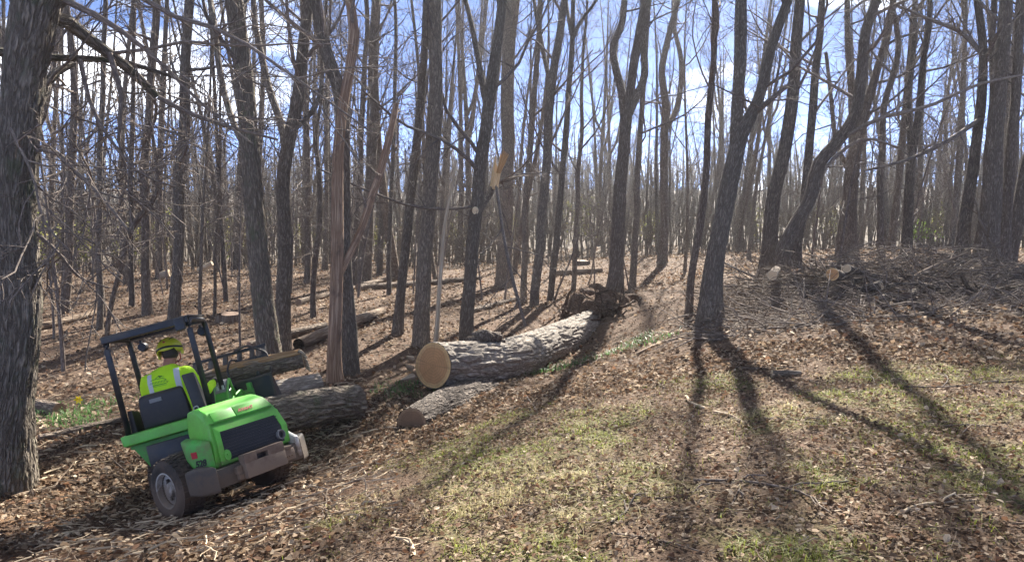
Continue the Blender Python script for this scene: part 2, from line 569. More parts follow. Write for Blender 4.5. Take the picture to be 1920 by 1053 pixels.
# ------------------------------------------------------------------ trees of the wood's edge, one by one
def crown_bag(P, Rr, H, k1=16, k2=6, k3=5, u0=0.3, len1=(1.6, 3.6), up=0.10, ang=(35, 70), rmax=0.045, bag=None, tip=0.0045):
    bag = bag or Bag()
    Q1, R1, L1 = spawn(P, Rr, k1, u0, 0.97, ang, len1, 7, up, 0.16, 0.42, rmax, 0.008)
    V, q, B, _ = tubes(Q1, R1, 5); bag.add(V, q, B)
    if k2:
        Q2, R2, L2 = spawn(Q1, R1, k2, 0.2, 0.98, (28, 65), (0.35, 0.62), 5, up * 0.6, 0.2, 0.55, 0.02, 0.005, spread=L1)
        V, q, B, _ = tubes(Q2, R2, 3); bag.add(V, q, B)
        if k3:
            Q3, R3, L3 = spawn(Q2, R2, k3, 0.2, 1.0, (25, 60), (0.35, 0.7), 4, up * 0.4, 0.22, 0.7, 0.012, tip, spread=L2)
            V, q, B, _ = tubes(Q3, R3, 3); bag.add(V, q, B)
    return bag

def trunk_mesh(bag, P, Rr, sides, flare=0.32, rough=0.05, ridges=0.0):
    if ridges:
        n_ = int(np.linalg.norm(np.diff(P, axis=0), axis=1).sum() / 0.045)
        P, Rr = dense(P, Rr, n_)
    s = np.concatenate([[0], np.cumsum(np.linalg.norm(np.diff(P, axis=0), axis=1))])
    rr = Rr * (1 + flare * np.exp(-s / (Rr[0] * 2.2 + 0.05)))
    V, q, B, off = tubes(P[None], rr[None], sides)
    a = np.tile(np.arange(sides) * 2 * np.pi / sides, len(P))
    ss = np.repeat(s, sides); r_ = np.repeat(rr, sides)
    n = vnoise(np.stack([np.cos(a) * 1.6, np.sin(a) * 1.6, ss * 0.9], -1) + rng.random(3) * 40, 3) - 0.5
    lob = np.exp(-ss / 0.35) * (vnoise(np.stack([np.cos(a) * 1.9, np.sin(a) * 1.9, ss * 0.2 + 9], -1) + rng.random(3) * 40, 8) - 0.4) * flare
    V = V + off * (r_ * (n * rough * 4 + lob * 0.9))[:, None]
    if ridges:
        lat = np.stack([np.cos(a) * r_ / 0.04, np.sin(a) * r_ / 0.04, ss / 0.15], -1) + 17
        lat = lat + (vnoise(lat * 0.5, 31) - 0.5)[:, None] * np.array([1.6, 1.6, 0.5])
        V = V + off * (ridges * np.clip(np.abs(vnoise(lat, 14) - 0.5) * 5, 0, 1) - ridges * 0.7)[:, None]
    bag.add(V, q, B)

def knot(parent, p, nrm, r, name='cut_knot', m='cut_fresh'):
    """a pale sawn branch stub: short collar with a disc"""
    nrm = np.asarray(nrm, float); nrm /= np.linalg.norm(nrm)
    a = np.arange(14) * 2 * np.pi / 14
    ref = np.cross(nrm, [0, 0, 1.0]); ref /= np.linalg.norm(ref); o2 = np.cross(ref, nrm)
    rim = (ref[None] * np.cos(a)[:, None] + o2[None] * np.sin(a)[:, None] * 1.25) * r
    c = p + nrm * 0.03
    V = np.concatenate([p - nrm * 0.06 + rim * 1.15, c + rim, [c]])
    i = np.arange(14); j = (i + 1) % 14
    fq = np.stack([i, j, j + 14, i + 14], -1); ft = np.stack([i + 14, j + 14, np.full(14, 28)], -1)
    B = np.concatenate([np.stack([np.cos(a), np.sin(a), a * 0], -1), np.stack([np.cos(a), np.sin(a), a * 0], -1), [[0, 0, 0]]])
    me = np_mesh(name, V - np.array(parent.location), [fq, ft], False, {'bark': B})
    return link(name, me, M[m], parent)

def tree(label, path, depth=None, forks=(), H=16.0, mat='bark_grey', sides=14, crown=None, limbs=(), lean=0.0, group=None,
         cat='tree', name='bare_tree', top=True, ridges=0.0):
    """path: photo pixels (x, y, trunk width) from the foot upwards; the foot stands on the ground, the trunk goes on above the frame"""
    px, py, w = path[0]
    t = depth or hit(px, py)
    pts = [at(x, y, t * (1 + lean * i / len(path))) for i, (x, y, _) in enumerate(path)]
    rad = [ww * t / F_PX / 2 * 0.92 for _, _, ww in path]
    g = float(gz(pts[0][0], pts[0][1]))
    if pts[0][2] > g - 0.1:
        foot = pts[0].copy(); foot[2] = g - 0.15
        d = pts[0] - pts[1]
        if pts[0][2] - g > 0.3 and d[2] < -0.05:
            foot[:2] += d[:2] / -d[2] * (pts[0][2] - g) * 0.6
            foot[2] = float(gz(foot[0], foot[1])) - 0.15
            pts.insert(0, foot); rad.insert(0, rad[0] * 1.05)
        else:
            pts[0] = foot
    if top:
        d = pts[-1] - pts[-2]; d /= np.linalg.norm(d)
        rem = H - (pts[-1][2] - g)
        if rem > 0.5:
            d2 = d * 0.6 + np.array([0, 0, 0.4]); d2 /= np.linalg.norm(d2)
            pts.append(pts[-1] + d2 * rem * 0.5 + np.append(rng.normal(size=2) * 0.25, 0)); rad.append(rad[-1] * 0.62)
            pts.append(pts[-1] + np.array([rng.normal() * 0.2, rng.normal() * 0.2, 1.0]) * rem * 0.5); rad.append(0.025)
    base = np.array([pts[0][0], pts[0][1], g])
    root = thing(name, label, cat, base, group)
    n = max(14, int(np.linalg.norm(pts[-1] - pts[0]) / 0.28))
    P, Rr = dense(pts, rad, n, 0.07)
    tb = Bag()
    trunk_mesh(tb, P, Rr, sides, ridges=ridges)
    axes = [(P, Rr)]
    for fk in forks:
        fp = [at(x, y, t * (1 + 0.03 * i)) for i, (x, y, _) in enumerate(fk)]
        fr = [ww * t / F_PX / 2 for _, _, ww in fk]
        if fk[-1][1] <= 20:
            d = fp[-1] - fp[-2]; d /= np.linalg.norm(d)
            rem = max(1.5, H - (fp[-1][2] - g)) * 0.8
            fp.append(fp[-1] + (d * 0.5 + np.array([0, 0, 0.5])) * rem); fr.append(0.02)
        FP, FR = dense(fp, fr, max(8, int(np.linalg.norm(fp[-1] - fp[0]) / 0.3)), 0.05)
        V, q, B, _ = tubes(FP[None], FR[None], min(14, max(8, sides - 4))); tb.add(V, q, B)
        axes.append((FP, FR))
    me = shift(tb.mesh('trunk'), base)
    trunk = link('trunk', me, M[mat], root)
    cr = dict(k1=15, k2=6, k3=4, u0=0.25)
    cr.update(crown or {})
    if cr['k1']:
        cb = Bag()
        for i, (a, b) in enumerate(axes):
            kk = dict(cr)
            if i:
                kk['k1'] = max(3, kk['k1'] // 2); kk['u0'] = 0.3
            crown_bag(a[None], b[None], H, bag=cb, **kk)
        for lb in limbs:
            lp = [at(x, y, t * z) for x, y, _, z in lb]
            lr = [ww * t / F_PX / 2 for _, _, ww, _ in lb]
            LP, LR = dense(lp, lr, 9, 0.04)
            V, q, B, _ = tubes(LP[None], LR[None], 6); cb.add(V, q, B)
            crown_bag(LP[None], LR[None], H, k1=7, k2=4, k3=2, u0=0.15, len1=(0.5, 1.5), up=-0.02, ang=(30, 80), bag=cb)
        link('crown', shift(cb.mesh('crown'), base), M['twig'], root)
    return root, P, Rr, t

NEAR = []   # feet of the trees, to keep the deeper wood off them
def T(*a, **k):
    r = tree(*a, **k)
    NEAR.append((r[1][0][0], r[1][0][1]))
    return r

# the thick tree at the left edge of the clearing
big, bP, bR, bt = T('thick ridged oak with spreading low limbs at the left edge of the clearing',
  [(8, 912, 92), (16, 820, 84), (26, 650, 78), (33, 480, 76), (40, 300, 74), (44, 150, 74), (62, 40, 84), (80, -60, 80), (90, -200, 70)], 7.9, H=13, mat='bark_oak', sides=104, ridges=0.020,
  crown=dict(k1=7, k2=6, k3=3, u0=0.45, up=-0.01, len1=(1.4, 3.0)),
  forks=[[(75, 60, 34), (110, 30, 30), (150, 60, 26), (205, 100, 22), (250, 135, 20), (296, 182, 17)],
         [(-30, 95, 18), (30, 101, 17), (90, 109, 15), (150, 110, 13), (235, 118, 11), (340, 150, 7)],
         [(-5, 300, 22), (35, 262, 22), (80, 185, 21), (100, 140, 18), (135, 120, 12)],
         [(60, 20, 40), (120, -10, 34), (190, -60, 26), (260, -120, 20)]],
  limbs=[[(296, 182, 12, 1.1), (353, 211, 11, 1.12), (420, 235, 9, 1.14), (520, 262, 5, 1.16)],
         [(40, 290, 8, 1), (90, 280, 8, 1), (130, 310, 7, .98), (175, 350, 6, .96), (240, 430, 4, .94)],
         [(70, 275, 8, 1), (110, 285, 7, 1.02), (150, 330, 6, 1.04), (190, 360, 5, 1.05), (280, 380, 3, 1.06)],
         [(205, 100, 12, 1.08), (230, 190, 10, 1.08), (225, 260, 7, 1.08), (240, 330, 5, 1.1), (215, 420, 3, 1.1)],
         [(120, 0, 14, 1), (200, 40, 12, 1.02), (290, 110, 9, 1.04), (370, 190, 6, 1.06), (470, 270, 4, 1.08)],
         [(150, 110, 9, 1.05), (170, 190, 8, 1.06), (215, 270, 6, 1.06), (270, 330, 5, 1.08), (330, 350, 3, 1.1)],
         [(60, 430, 8, 1), (105, 470, 6, 1.02), (150, 520, 5, 1.05), (205, 540, 3, 1.06)],
         [(190, -60, 14, 1), (300, 20, 10, 1.02), (420, 60, 8, 1.02), (560, 150, 5, 1.0), (700, 250, 3, 1.0)],
         [(20, 240, 6, .95), (60, 330, 5, .92), (90, 430, 4, .9), (130, 470, 2, .9)]])

LOW = dict(k1=14, k2=5, k3=4, u0=0.15, up=0.0, ang=(45, 95), len1=(1.4, 3.2))
T('straight brown trunk rising behind the loader canopy, paler than its neighbours', [(326, 590, 24), (331, 520, 22), (336, 370, 22), (342, 256, 21), (350, 114, 20), (356, 0, 19)], 17.5, mat='bark_grey', crown=LOW)
T('dark mottled trunk second to the left of the canopy trunk', [(276, 560, 19), (274, 440, 18), (273, 342, 17), (281, 170, 16), (296, 0, 14)], 20, mat='bark_dark', crown=LOW)
T('slim straight trunk between the thick oak and the loader canopy', [(185, 600, 12), (187, 450, 12), (188, 342, 11), (193, 150, 10), (197, 0, 9)], 18, mat='bark_grey', crown=LOW, H=13)
T('leaning dark trunk just right of the thick oak', [(122, 560, 18), (128, 450, 16), (134, 342, 15), (137, 171, 14), (131, 60, 12), (126, 0, 11)], 21, mat='bark_dark', crown=LOW)
T('thin upright trunk just left of the mottled dark trunk', [(246, 575, 11), (246, 440, 10), (247, 300, 10), (250, 120, 8), (252, 0, 7)], 22, mat='bark_dark', crown=LOW, H=13)
T('crooked sapling bending right, in front of the loader canopy trunks', [(203, 620, 10), (212, 560, 10), (228, 496, 10), (239, 439, 11), (262, 400, 10), (285, 376, 9), (291, 300, 7), (285, 220, 5)], 15, mat='bark_dark', H=7.5, crown=dict(k1=14, k2=5, k3=3, u0=0.2, up=0, len1=(0.8, 2)), sides=10)
T('thin upright sapling just right of the brown canopy trunk', [(376, 590, 8), (378, 470, 7), (385, 340, 6), (392, 200, 5), (396, 60, 4)], 17, mat='bark_grey', H=10, crown=dict(k1=14, k2=5, k3=3, u0=0.2, len1=(0.7, 1.6)), sides=8)
T('thin dark sapling midway between canopy trunk and the double trunk', [(402, 575, 7), (406, 450, 6), (410, 330, 6), (412, 180, 5), (416, 40, 4)], 19, mat='bark_dark', H=10, crown=dict(k1=14, k2=5, k3=3, u0=0.2, len1=(0.7, 1.6)), sides=8)
T('stout dark trunk deep behind the double trunk, on its left', [(443, 505, 20), (446, 420, 18), (452, 330, 16), (458, 200, 14)], None, mat='bark_dark', H=17)
T('massive ridged trunk behind the grapple, left one of the close pair', [(507, 712, 52), (500, 640, 44), (489, 500, 40), (480, 399, 38), (470, 279, 37), (456, 146, 37), (437, 0, 36)], 12.6, mat='bark_oak', sides=56, ridges=0.016, H=17, crown=dict(k1=16, k2=6, k3=5, u0=0.3), forks=[[(473, 300, 12), (440, 240, 12), (412, 120, 12), (400, 30, 11), (396, 0, 10)]])
T('smoother forking trunk close beside the massive ridged trunk', [(536, 708, 30), (534, 640, 29), (533, 500, 28), (536, 332, 27), (543, 266, 27), (563, 133, 24), (580, 0, 21)], 13.4, mat='bark_grey', sides=18, H=18, forks=[[(538, 300, 16), (528, 230, 15), (500, 150, 14), (480, 60, 12), (476, 0, 11)], [(545, 250, 10), (590, 205, 9), (605, 150, 8), (600, 90, 6)]])
# the dead snag and the living trunk behind it
snag, sP, sR, st = T('barkless tan dead snag with a broken side limb, right of the loader', [(629, 714, 31), (628, 640, 26), (630, 520, 25), (630, 399, 24), (633, 280, 22), (640, 200, 21), (655, 120, 20), (664, 60, 20), (657, 0, 18), (652, -80, 15)], 11.6, mat='snag', sides=22, H=9.5, crown=dict(k1=3, k2=2, k3=0, u0=0.4, len1=(0.5, 1.0)),
  forks=[[(638, 512, 13), (655, 478, 13), (679, 425, 14), (700, 365, 15), (712, 332, 16), (729, 253, 15), (742, 196, 12)]])
T('living grey trunk directly behind the tan snag, splitting high to the left', [(657, 706, 36), (652, 600, 30), (647, 480, 28), (646, 400, 27), (641, 260, 27), (636, 186, 26), (606, 86, 24), (592, 0, 22)], 12.1, mat='bark_grey', sides=18, H=18)
T('straight dark trunk deep in the wood right of the snag, with buttressed foot', [(678, 533, 34), (684, 480, 24), (692, 366, 22), (702, 199, 21), (702, 66, 20), (706, 0, 19)], None, mat='bark_dark', H=19)
T('slim upright trunk right of the broken snag limb', [(729, 553, 10), (730, 470, 9), (735, 340, 9), (740, 180, 8), (742, 40, 7)], None, mat='bark_grey', H=15)
T('slim leaning trunk with flared foot left of the big cut log face', [(745, 634, 24), (750, 560, 19), (765, 412, 19), (779, 299, 18), (795, 100, 15), (801, 0, 14)], 15.5, mat='bark_grey', H=16)
T('tall straight grey trunk directly behind the big cut log face', [(789, 648, 33), (792, 560, 31), (802, 399, 30), (815, 266, 29), (817, 130, 28), (817, 0, 27)], 14.5, mat='bark_grey', H=19, sides=20, crown=dict(k1=14, k2=6, k3=5, u0=0.35))
T('thin pale barkless broken sapling leaning behind the big cut log', [(813, 640, 10), (824, 520, 9), (833, 432, 8), (843, 372, 6), (857, 300, 4)], 14.0, mat='pale_wood', H=4, crown=dict(k1=0), top=False, sides=8)
# forked trunk with the torn limb and two cut knots
torn, tP, tR, tt = T('grey trunk with two sawn knots and a splintered torn limb', [(874, 630, 30), (880, 540, 25), (888, 412, 25), (900, 324, 25), (912, 253, 25), (920, 177, 24), (932, 77, 21), (941, 0, 19)], 15.0, mat='bark_grey', sides=20, H=17, crown=dict(k1=9),
  forks=[[(898, 395, 14), (912, 370, 15), (922, 345, 13), (927, 325, 9)], [(914, 200, 15), (900, 130, 12), (884, 50, 10), (872, 0, 9)]],
  limbs=[[(904, 300, 9, 1), (880, 262, 8, 1), (840, 215, 7, .98), (822, 150, 6, .97), (812, 60, 4, .96), (800, 0, 3, .95)],
         [(900, 325, 9, 1), (875, 295, 7, .98), (830, 262, 6, .96), (760, 235, 5, .94), (680, 170, 3, .9)],
         [(892, 385, 6, 1), (850, 392, 5, .97), (780, 388, 5, .94), (700, 362, 4, .9), (600, 318, 3, .86)],
         [(930, 345, 6, 1), (945, 440, 6, .96), (960, 520, 7, .93), (984, 610, 6, .92)]])
def side_of(P, Rr, t, px, py):
    c = at(px, py, t); i = np.argmin(np.abs(P[:, 2] - c[2]))
    n = CAM - P[i]; n[2] = 0; n /= np.linalg.norm(n)
    sx = c - P[i]; sx -= n * sx.dot(n)
    return P[i] + sx * 0.8 + n * math.sqrt(max(0.2, 1 - (np.linalg.norm(sx) / Rr[i]) ** 2 * 0.7)) * Rr[i] * 1.0, n
for (kx, ky, kr) in ((891, 393, 0.062), (885, 492, 0.062)):
    p_, n_ = side_of(tP, tR, tt, kx, ky)
    knot(torn, p_, n_ + np.array([0.15, 0, 0.05]), kr)
# splintered wood of the torn limb
b_ = Bag()
o_ = at(925, 330, 15.0)
for i in range(16):
    a_ = at(920 + rng.random() * 12, 352 + rng.random() * 10 - 5, 14.95 + rng.random() * 0.08)
    e_ = at(926 + i * 1.1 + rng.random() * 3, 318 - 34 * rng.random() ** 1.5 - i * 0.5, 14.93 + rng.random() * 0.1)
    b_.tube([a_, (a_ + e_) / 2 + rng.normal(size=3) * 0.01, e_], [0.03, 0.026, 0.003], 4)
link('splinter', shift(b_.mesh('splinter', False), torn.location), M['fresh_wood'], torn)
b_ = Bag()
for i in range(5):
    a_ = at(931 + rng.random() * 8, 318 + rng.random() * 8, 14.93); e_ = at(944 + i * 2.5, 281 + i * 2, 14.92)
    b_.tube([a_, (a_ + e_) / 2, e_], [0.03, 0.028, 0.006], 4)
link('torn_strip', shift(b_.mesh('torn_strip', False), torn.location), M['split_wood'], torn)

T('thick straight trunk behind the torn-limb tree, close on its right', [(946, 545, 32), (948, 470, 29), (951, 320, 28), (954, 118, 27), (962, 0, 26)], 28, mat='bark_grey', H=20, crown=dict(k1=16, k2=6, k3=5, u0=0.4), sides=16)
T('slender straight trunk third right of the torn-limb tree', [(982, 545, 13), (985, 440, 13), (994, 265, 12), (1005, 120, 11), (1014, 0, 10)], 22, mat='bark_grey', H=17, crown=dict(k1=9))
T('grey trunk standing behind the log middle, left of two close stems', [(1000, 640, 21), (1005, 540, 19), (1015, 412, 18), (1027, 294, 18), (1035, 147, 17), (1053, 35, 15), (1060, 0, 14)], 21.5, mat='bark_grey', H=17, crown=dict(k1=9), forks=[[(1033, 180, 9), (1022, 110, 9), (1006, 40, 8), (1000, 0, 7)]])
T('slimmer forked trunk behind the log middle, right of two close stems', [(1026, 628, 18), (1033, 540, 14), (1047, 412, 13), (1059, 265, 12), (1071, 118, 11), (1074, 60, 10)], 22.5, mat='bark_grey', H=14, crown=dict(k1=8), forks=[[(1073, 75, 8), (1090, 40, 7), (1118, 0, 6)], [(1073, 70, 8), (1065, 30, 7), (1062, 0, 6)]], limbs=[[(1030, 590, 5, 1), (1048, 540, 4, .97), (1075, 470, 3, .97), (1085, 440, 2, .96)]])
T('thin upright trunk left of the uprooted root plate', [(1072, 575, 11), (1077, 480, 10), (1082, 380, 9), (1090, 240, 8), (1094, 100, 6)], 25, mat='bark_grey', H=14)
T('heavy trunk forking into a crooked double stem behind the root plate', [(1153, 543, 36), (1156, 500, 27), (1160, 420, 26), (1163, 353, 25), (1168, 280, 24), (1172, 232, 22), (1176, 205, 20)], 21, mat='bark_dark', H=17, sides=18,
  crown=dict(k1=8, k2=6, k3=5, u0=0.55), forks=[[(1172, 232, 17), (1166, 175, 16), (1152, 118, 15), (1150, 85, 15), (1166, 45, 14), (1171, 0, 13)], [(1174, 225, 17), (1190, 185, 16), (1206, 147, 15), (1208, 80, 14), (1218, 0, 12)]])
T('slim pale trunk just right of the crooked forked trunk', [(1186, 545, 14), (1190, 440, 13), (1198, 300, 12), (1206, 160, 10), (1216, 20, 9)], 24, mat='bark_grey', H=16)
T('slender forked trunk growing on top of the leafy bank', [(1242, 488, 20), (1245, 400, 17), (1247, 265, 16), (1248, 215, 16), (1243, 118, 14), (1259, 47, 12), (1272, 0, 11)], 34, mat='bark_dark', H=19, forks=[[(1250, 240, 11), (1270, 200, 11), (1277, 118, 10), (1264, 50, 9), (1262, 0, 8)]])
T('slim dark trunk left of the split hazy trunk, at the foot of the bank', [(1291, 575, 17), (1300, 500, 15), (1313, 412, 15), (1328, 236, 14), (1337, 118, 12), (1342, 0, 11)], 15.3, mat='bark_dark', H=16)
T('broad trunk splitting into three stems nearest the lawn', [(1330, 612, 50), (1335, 560, 42), (1348, 442, 37), (1362, 370, 36), (1376, 310, 34), (1390, 253, 30), (1419, 194, 22), (1448, 88, 20), (1478, 0, 18)], 13.2, mat='bark_grey', sides=22, H=17,
  forks=[[(1378, 300, 20), (1386, 220, 18), (1390, 120, 16), (1395, 0, 14)], [(1372, 320, 14), (1374, 240, 13), (1380, 120, 12), (1384, 0, 10)]],
  limbs=[[(1415, 212, 11, 1), (1440, 190, 10, .98), (1478, 158, 8, .97)]])
T('leaning trunk behind the sawn log end of the brush pile', [(1436, 522, 34), (1440, 470, 29), (1454, 353, 27), (1469, 283, 26), (1484, 177, 24), (1493, 59, 22), (1497, 0, 20)], 18.5, mat='bark_dark', sides=16, H=18)
T('bent trunk curving strongly right above the brush pile', [(1462, 512, 36), (1472, 465, 30), (1490, 424, 27), (1519, 371, 26), (1537, 306, 25), (1572, 265, 24), (1599, 224, 23), (1613, 147, 22), (1622, 59, 20), (1643, 0, 18)], 17.5, mat='bark_dark', sides=16, H=17, limbs=[[(1580, 260, 9, 1), (1640, 225, 8, .98), (1740, 200, 7, .96), (1830, 160, 6, .95), (1920, 140, 4, .95)], [(1520, 365, 8, 1), (1560, 300, 7, 1), (1620, 260, 6, 1), (1690, 280, 4, 1)]])
T('slim trunk rising between the leaning and the bent trunks', [(1494, 490, 20), (1500, 430, 18), (1511, 345, 17), (1524, 206, 16), (1534, 90, 14), (1540, 0, 13)], 21, mat='bark_dark', H=17)
T('thick trunk with slanting fork behind the bent trunk', [(1588, 480, 40), (1591, 420, 32), (1596, 324, 29), (1604, 270, 26), (1613, 240, 22), (1649, 118, 15), (1668, 40, 13), (1675, 0, 12)], 23, mat='bark_dark', sides=16, H=18, forks=[[(1600, 290, 16), (1596, 180, 14), (1590, 60, 12), (1588, 0, 11)], [(1598, 330, 10), (1572, 280, 9), (1560, 200, 8), (1548, 100, 7)]])
T('slim dark trunk behind the middle of the brush pile', [(1652, 500, 16), (1652, 420, 13), (1652, 294, 13), (1660, 194, 12), (1684, 88, 11), (1672, 0, 9)], 21, mat='bark_dark', H=16)
T('straight trunk behind the right half of the brush pile', [(1699, 492, 22), (1701, 420, 18), (1705, 324, 17), (1719, 224, 14), (1732, 110, 12), (1744, 0, 10)], 22, mat='bark_dark', H=17, forks=[[(1708, 300, 11), (1704, 200, 10), (1714, 80, 9), (1716, 0, 8)]])
T('leaning trunk on the left side of the right-edge trunk cluster', [(1803, 496, 30), (1808, 440, 25), (1819, 353, 22), (1836, 236, 19), (1840, 118, 16), (1834, 0, 14)], 18.5, mat='bark_dark', sides=16, H=18, limbs=[[(1842, 220, 9, 1), (1780, 262, 8, .97), (1700, 300, 6, .96), (1620, 320, 4, .95)], [(1848, 110, 9, 1), (1800, 60, 8, 1), (1750, 40, 6, 1), (1680, 10, 4, 1)]])
T('very broad central trunk of the right-edge trunk cluster', [(1849, 498, 46), (1852, 430, 38), (1861, 294, 33), (1876, 147, 28), (1884, 0, 25)], 18, mat='bark_dark', sides=22, H=20, forks=[[(1862, 290, 15), (1860, 150, 13), (1862, 0, 11)]])
T('slanting trunk closing the right-edge trunk cluster', [(1884, 492, 25), (1888, 400, 21), (1895, 280, 19), (1903, 180, 18), (1910, 59, 17), (1916, -40, 16)], 19, mat='bark_dark', sides=16, H=18)
T('strongly slanting trunk leaving the frame at the right edge', [(1886, 478, 30), (1904, 410, 26), (1926, 320, 25), (1945, 220, 24), (1960, 100, 22)], 20, mat='bark_dark', H=17)
T('curved slim trunk between the ridged pair and the tan snag', [(588, 602, 12), (586, 540, 11), (592, 470, 11), (600, 430, 11), (597, 330, 10), (590, 260, 8), (600, 190, 6)], 18.8, mat='bark_dark', H=11, crown=dict(k1=12, k2=5, k3=3, u0=0.3, len1=(0.7, 1.8)))
T('upright dark trunk just left of the curved slim trunk', [(576, 522, 13), (577, 430, 12), (578, 300, 11), (572, 160, 10), (566, 0, 8)], 28, mat='bark_dark', H=16)
T('slim trunk close behind the lower tan snag on its right', [(662, 560, 12), (668, 440, 12), (676, 300, 11), (684, 150, 10), (688, 0, 9)], 26, mat='bark_dark', H=17)

# ------------------------------------------------------------------ the wood behind: grown from a dozen kinds, each tree its own object
protos = []
def proto(H, r, kind):
    n = 26
    u = np.linspace(0, 1, n)
    lean = rng.normal(size=2) * 0.05 * H
    cur = rng.normal(size=2) * 0.022 * H
    P = np.stack([lean[0] * u + cur[0] * np.sin(u * 4 + rng.random() * 6), lean[1] * u + cur[1] * np.sin(u * 3.4), -0.25 + H * u], -1)
    P[:, :2] -= P[0, :2]
    Rr = r * (1 - u) ** 0.75 + 0.015
    tb = Bag(); trunk_mesh(tb, P, Rr, 9)
    axes = [(P, Rr)]
    for f in range(kind):
        i = int(n * (0.25 + 0.3 * rng.random()))
        d = rng.normal(size=2); d /= np.linalg.norm(d)
        uu = np.linspace(0, 1, 12)
        L = H - P[i, 2]
        sp = 0.16 * L
        FP = np.stack([P[i, 0] + d[0] * sp * np.sqrt(uu), P[i, 1] + d[1] * sp * np.sqrt(uu), P[i, 2] + L * 0.9 * uu], -1)
        FR = Rr[i] * 0.7 * (1 - uu) ** 0.8 + 0.015
        V, q, B, _ = tubes(FP[None], FR[None], 7); tb.add(V, q, B)
        axes.append((FP, FR))
    cb = Bag()
    for i, (a, b) in enumerate(axes):
        crown_bag(a[None], b[None], H, k1=14 if i == 0 else 8, k2=6, k3=4, u0=0.22 if i == 0 else 0.2, len1=(1.3, 3.4), up=0.13, ang=(25, 60), rmax=0.035, bag=cb, tip=0.006)
    return tb.mesh('trunk'), cb.mesh('crown')
for H_, r_, kd in ((17, .12, 0), (19, .16, 1), (15, .085, 0), (18, .13, 1), (14, .07, 0), (20, .18, 2), (16, .10, 1), (13, .06, 0), (18, .11, 0), (16, .14, 2)):
    tm, cm = proto(H_, r_, kd)
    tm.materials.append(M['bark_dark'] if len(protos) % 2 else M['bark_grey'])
    cm.materials.append(M['twig'])
    protos.append((tm, cm))

def copy_pair(tm, cm, loc, rz, s, name, label, cat, group):
    root = thing(name, label, cat, loc, group)
    root.rotation_euler = (rng.normal() * 0.03, rng.normal() * 0.03, rz)
    root.scale = (s, s, s * (0.9 + 0.25 * rng.random()))
    link('trunk', tm, None, root)
    link('crown', cm, None, root)
    return root

placed = list(NEAR)
count, tries = 0, 0
while count < 180 and tries < 9000:
    tries += 1
    a_ = (rng.random() * 2 - 1) * R(40)
    d_ = math.sqrt(23 ** 2 + rng.random() * (74 ** 2 - 23 ** 2))
    x_, y_ = math.sin(a_) * d_, math.cos(a_) * d_
    pxl = CX + F_PX * x_ / y_
    if (d_ < 30 and 1195 < pxl < 1300) or (d_ < 42 and 1040 < pxl < 1240):
        continue
    sep_ = 1.6 if d_ > 30 else 2.4
    if min((x_ - p[0]) ** 2 + (y_ - p[1]) ** 2 for p in placed) < sep_ ** 2:
        continue
    ts_ = math.tan(SUN_AZ)          # keep the felled trunk and the loader in the sun
    if any(0 < y_ - ly < 24 and abs(x_ - (y_ - ly) * ts_ - lx) < 1.25 for lx, ly in ((-1.2, 11.3), (-.32, 12.6), (.1, 13.8), (.55, 15), (1.2, 16.8), (2, 18.6), (-3.0, 7.8), (-2.4, 7.3))):
        continue
    placed.append((x_, y_))
    i_ = int(rng.random() * len(protos))
    copy_pair(*protos[i_], (x_, y_, float(gz(x_, y_))), rng.random() * 6.28, 0.62 + 0.5 * rng.random(),
              'woodland_tree', 'slender bare tree deep in the wood behind the clearing', 'tree', 'bare trees deep in the wood')
    count += 1

# thin understorey stems on the left and in the middle distance
sap = []
for i in range(4):
    H_ = 4.5 + 2 * rng.random()
    u = np.linspace(0, 1, 14)
    P = np.stack([0.5 * rng.normal() * u ** 1.5, 0.5 * rng.normal() * u ** 1.5, -0.1 + H_ * u], -1)
    Rr = 0.028 * (1 - u) + 0.006
    tb = Bag(); V, q, B, _ = tubes(P[None], Rr[None], 6); tb.add(V, q, B)
    cb = crown_bag(P[None], Rr[None], H_, k1=14, k2=4, k3=2, u0=0.2, len1=(0.5, 1.6), up=0.03, ang=(40, 85))
    tm, cm = tb.mesh('stem'), cb.mesh('crown'); tm.materials.append(M['twig']); cm.materials.append(M['twig'])
    sap.append((tm, cm))
count, tries = 0, 0
while count < 46 and tries < 4000:
    tries += 1
    pxl = rng.random() * 1150 + 40 if rng.random() < 0.8 else 1400 + 520 * rng.random()
    d_ = 13.5 + 20 * rng.random()
    if pxl > 560 and d_ < 21:
        continue
    p_ = at(pxl, 500, d_)
    x_, y_ = p_[0], p_[1]
    if min((x_ - p[0]) ** 2 + (y_ - p[1]) ** 2 for p in placed) < 0.8:
        continue
    placed.append((x_, y_))
    tm, cm = sap[int(rng.random() * 4)]
    r_ = thing('sapling', 'thin twiggy bare sapling of the understorey', 'sapling', (x_, y_, float(gz(x_, y_))), 'understorey saplings')
    r_.rotation_euler = (rng.normal() * 0.08, rng.normal() * 0.08, rng.random() * 6.28)
    s_ = 0.7 + 0.7 * rng.random(); r_.scale = (s_, s_, s_)
    link('stem', tm, None, r_); link('crown', cm, None, r_)
    count += 1

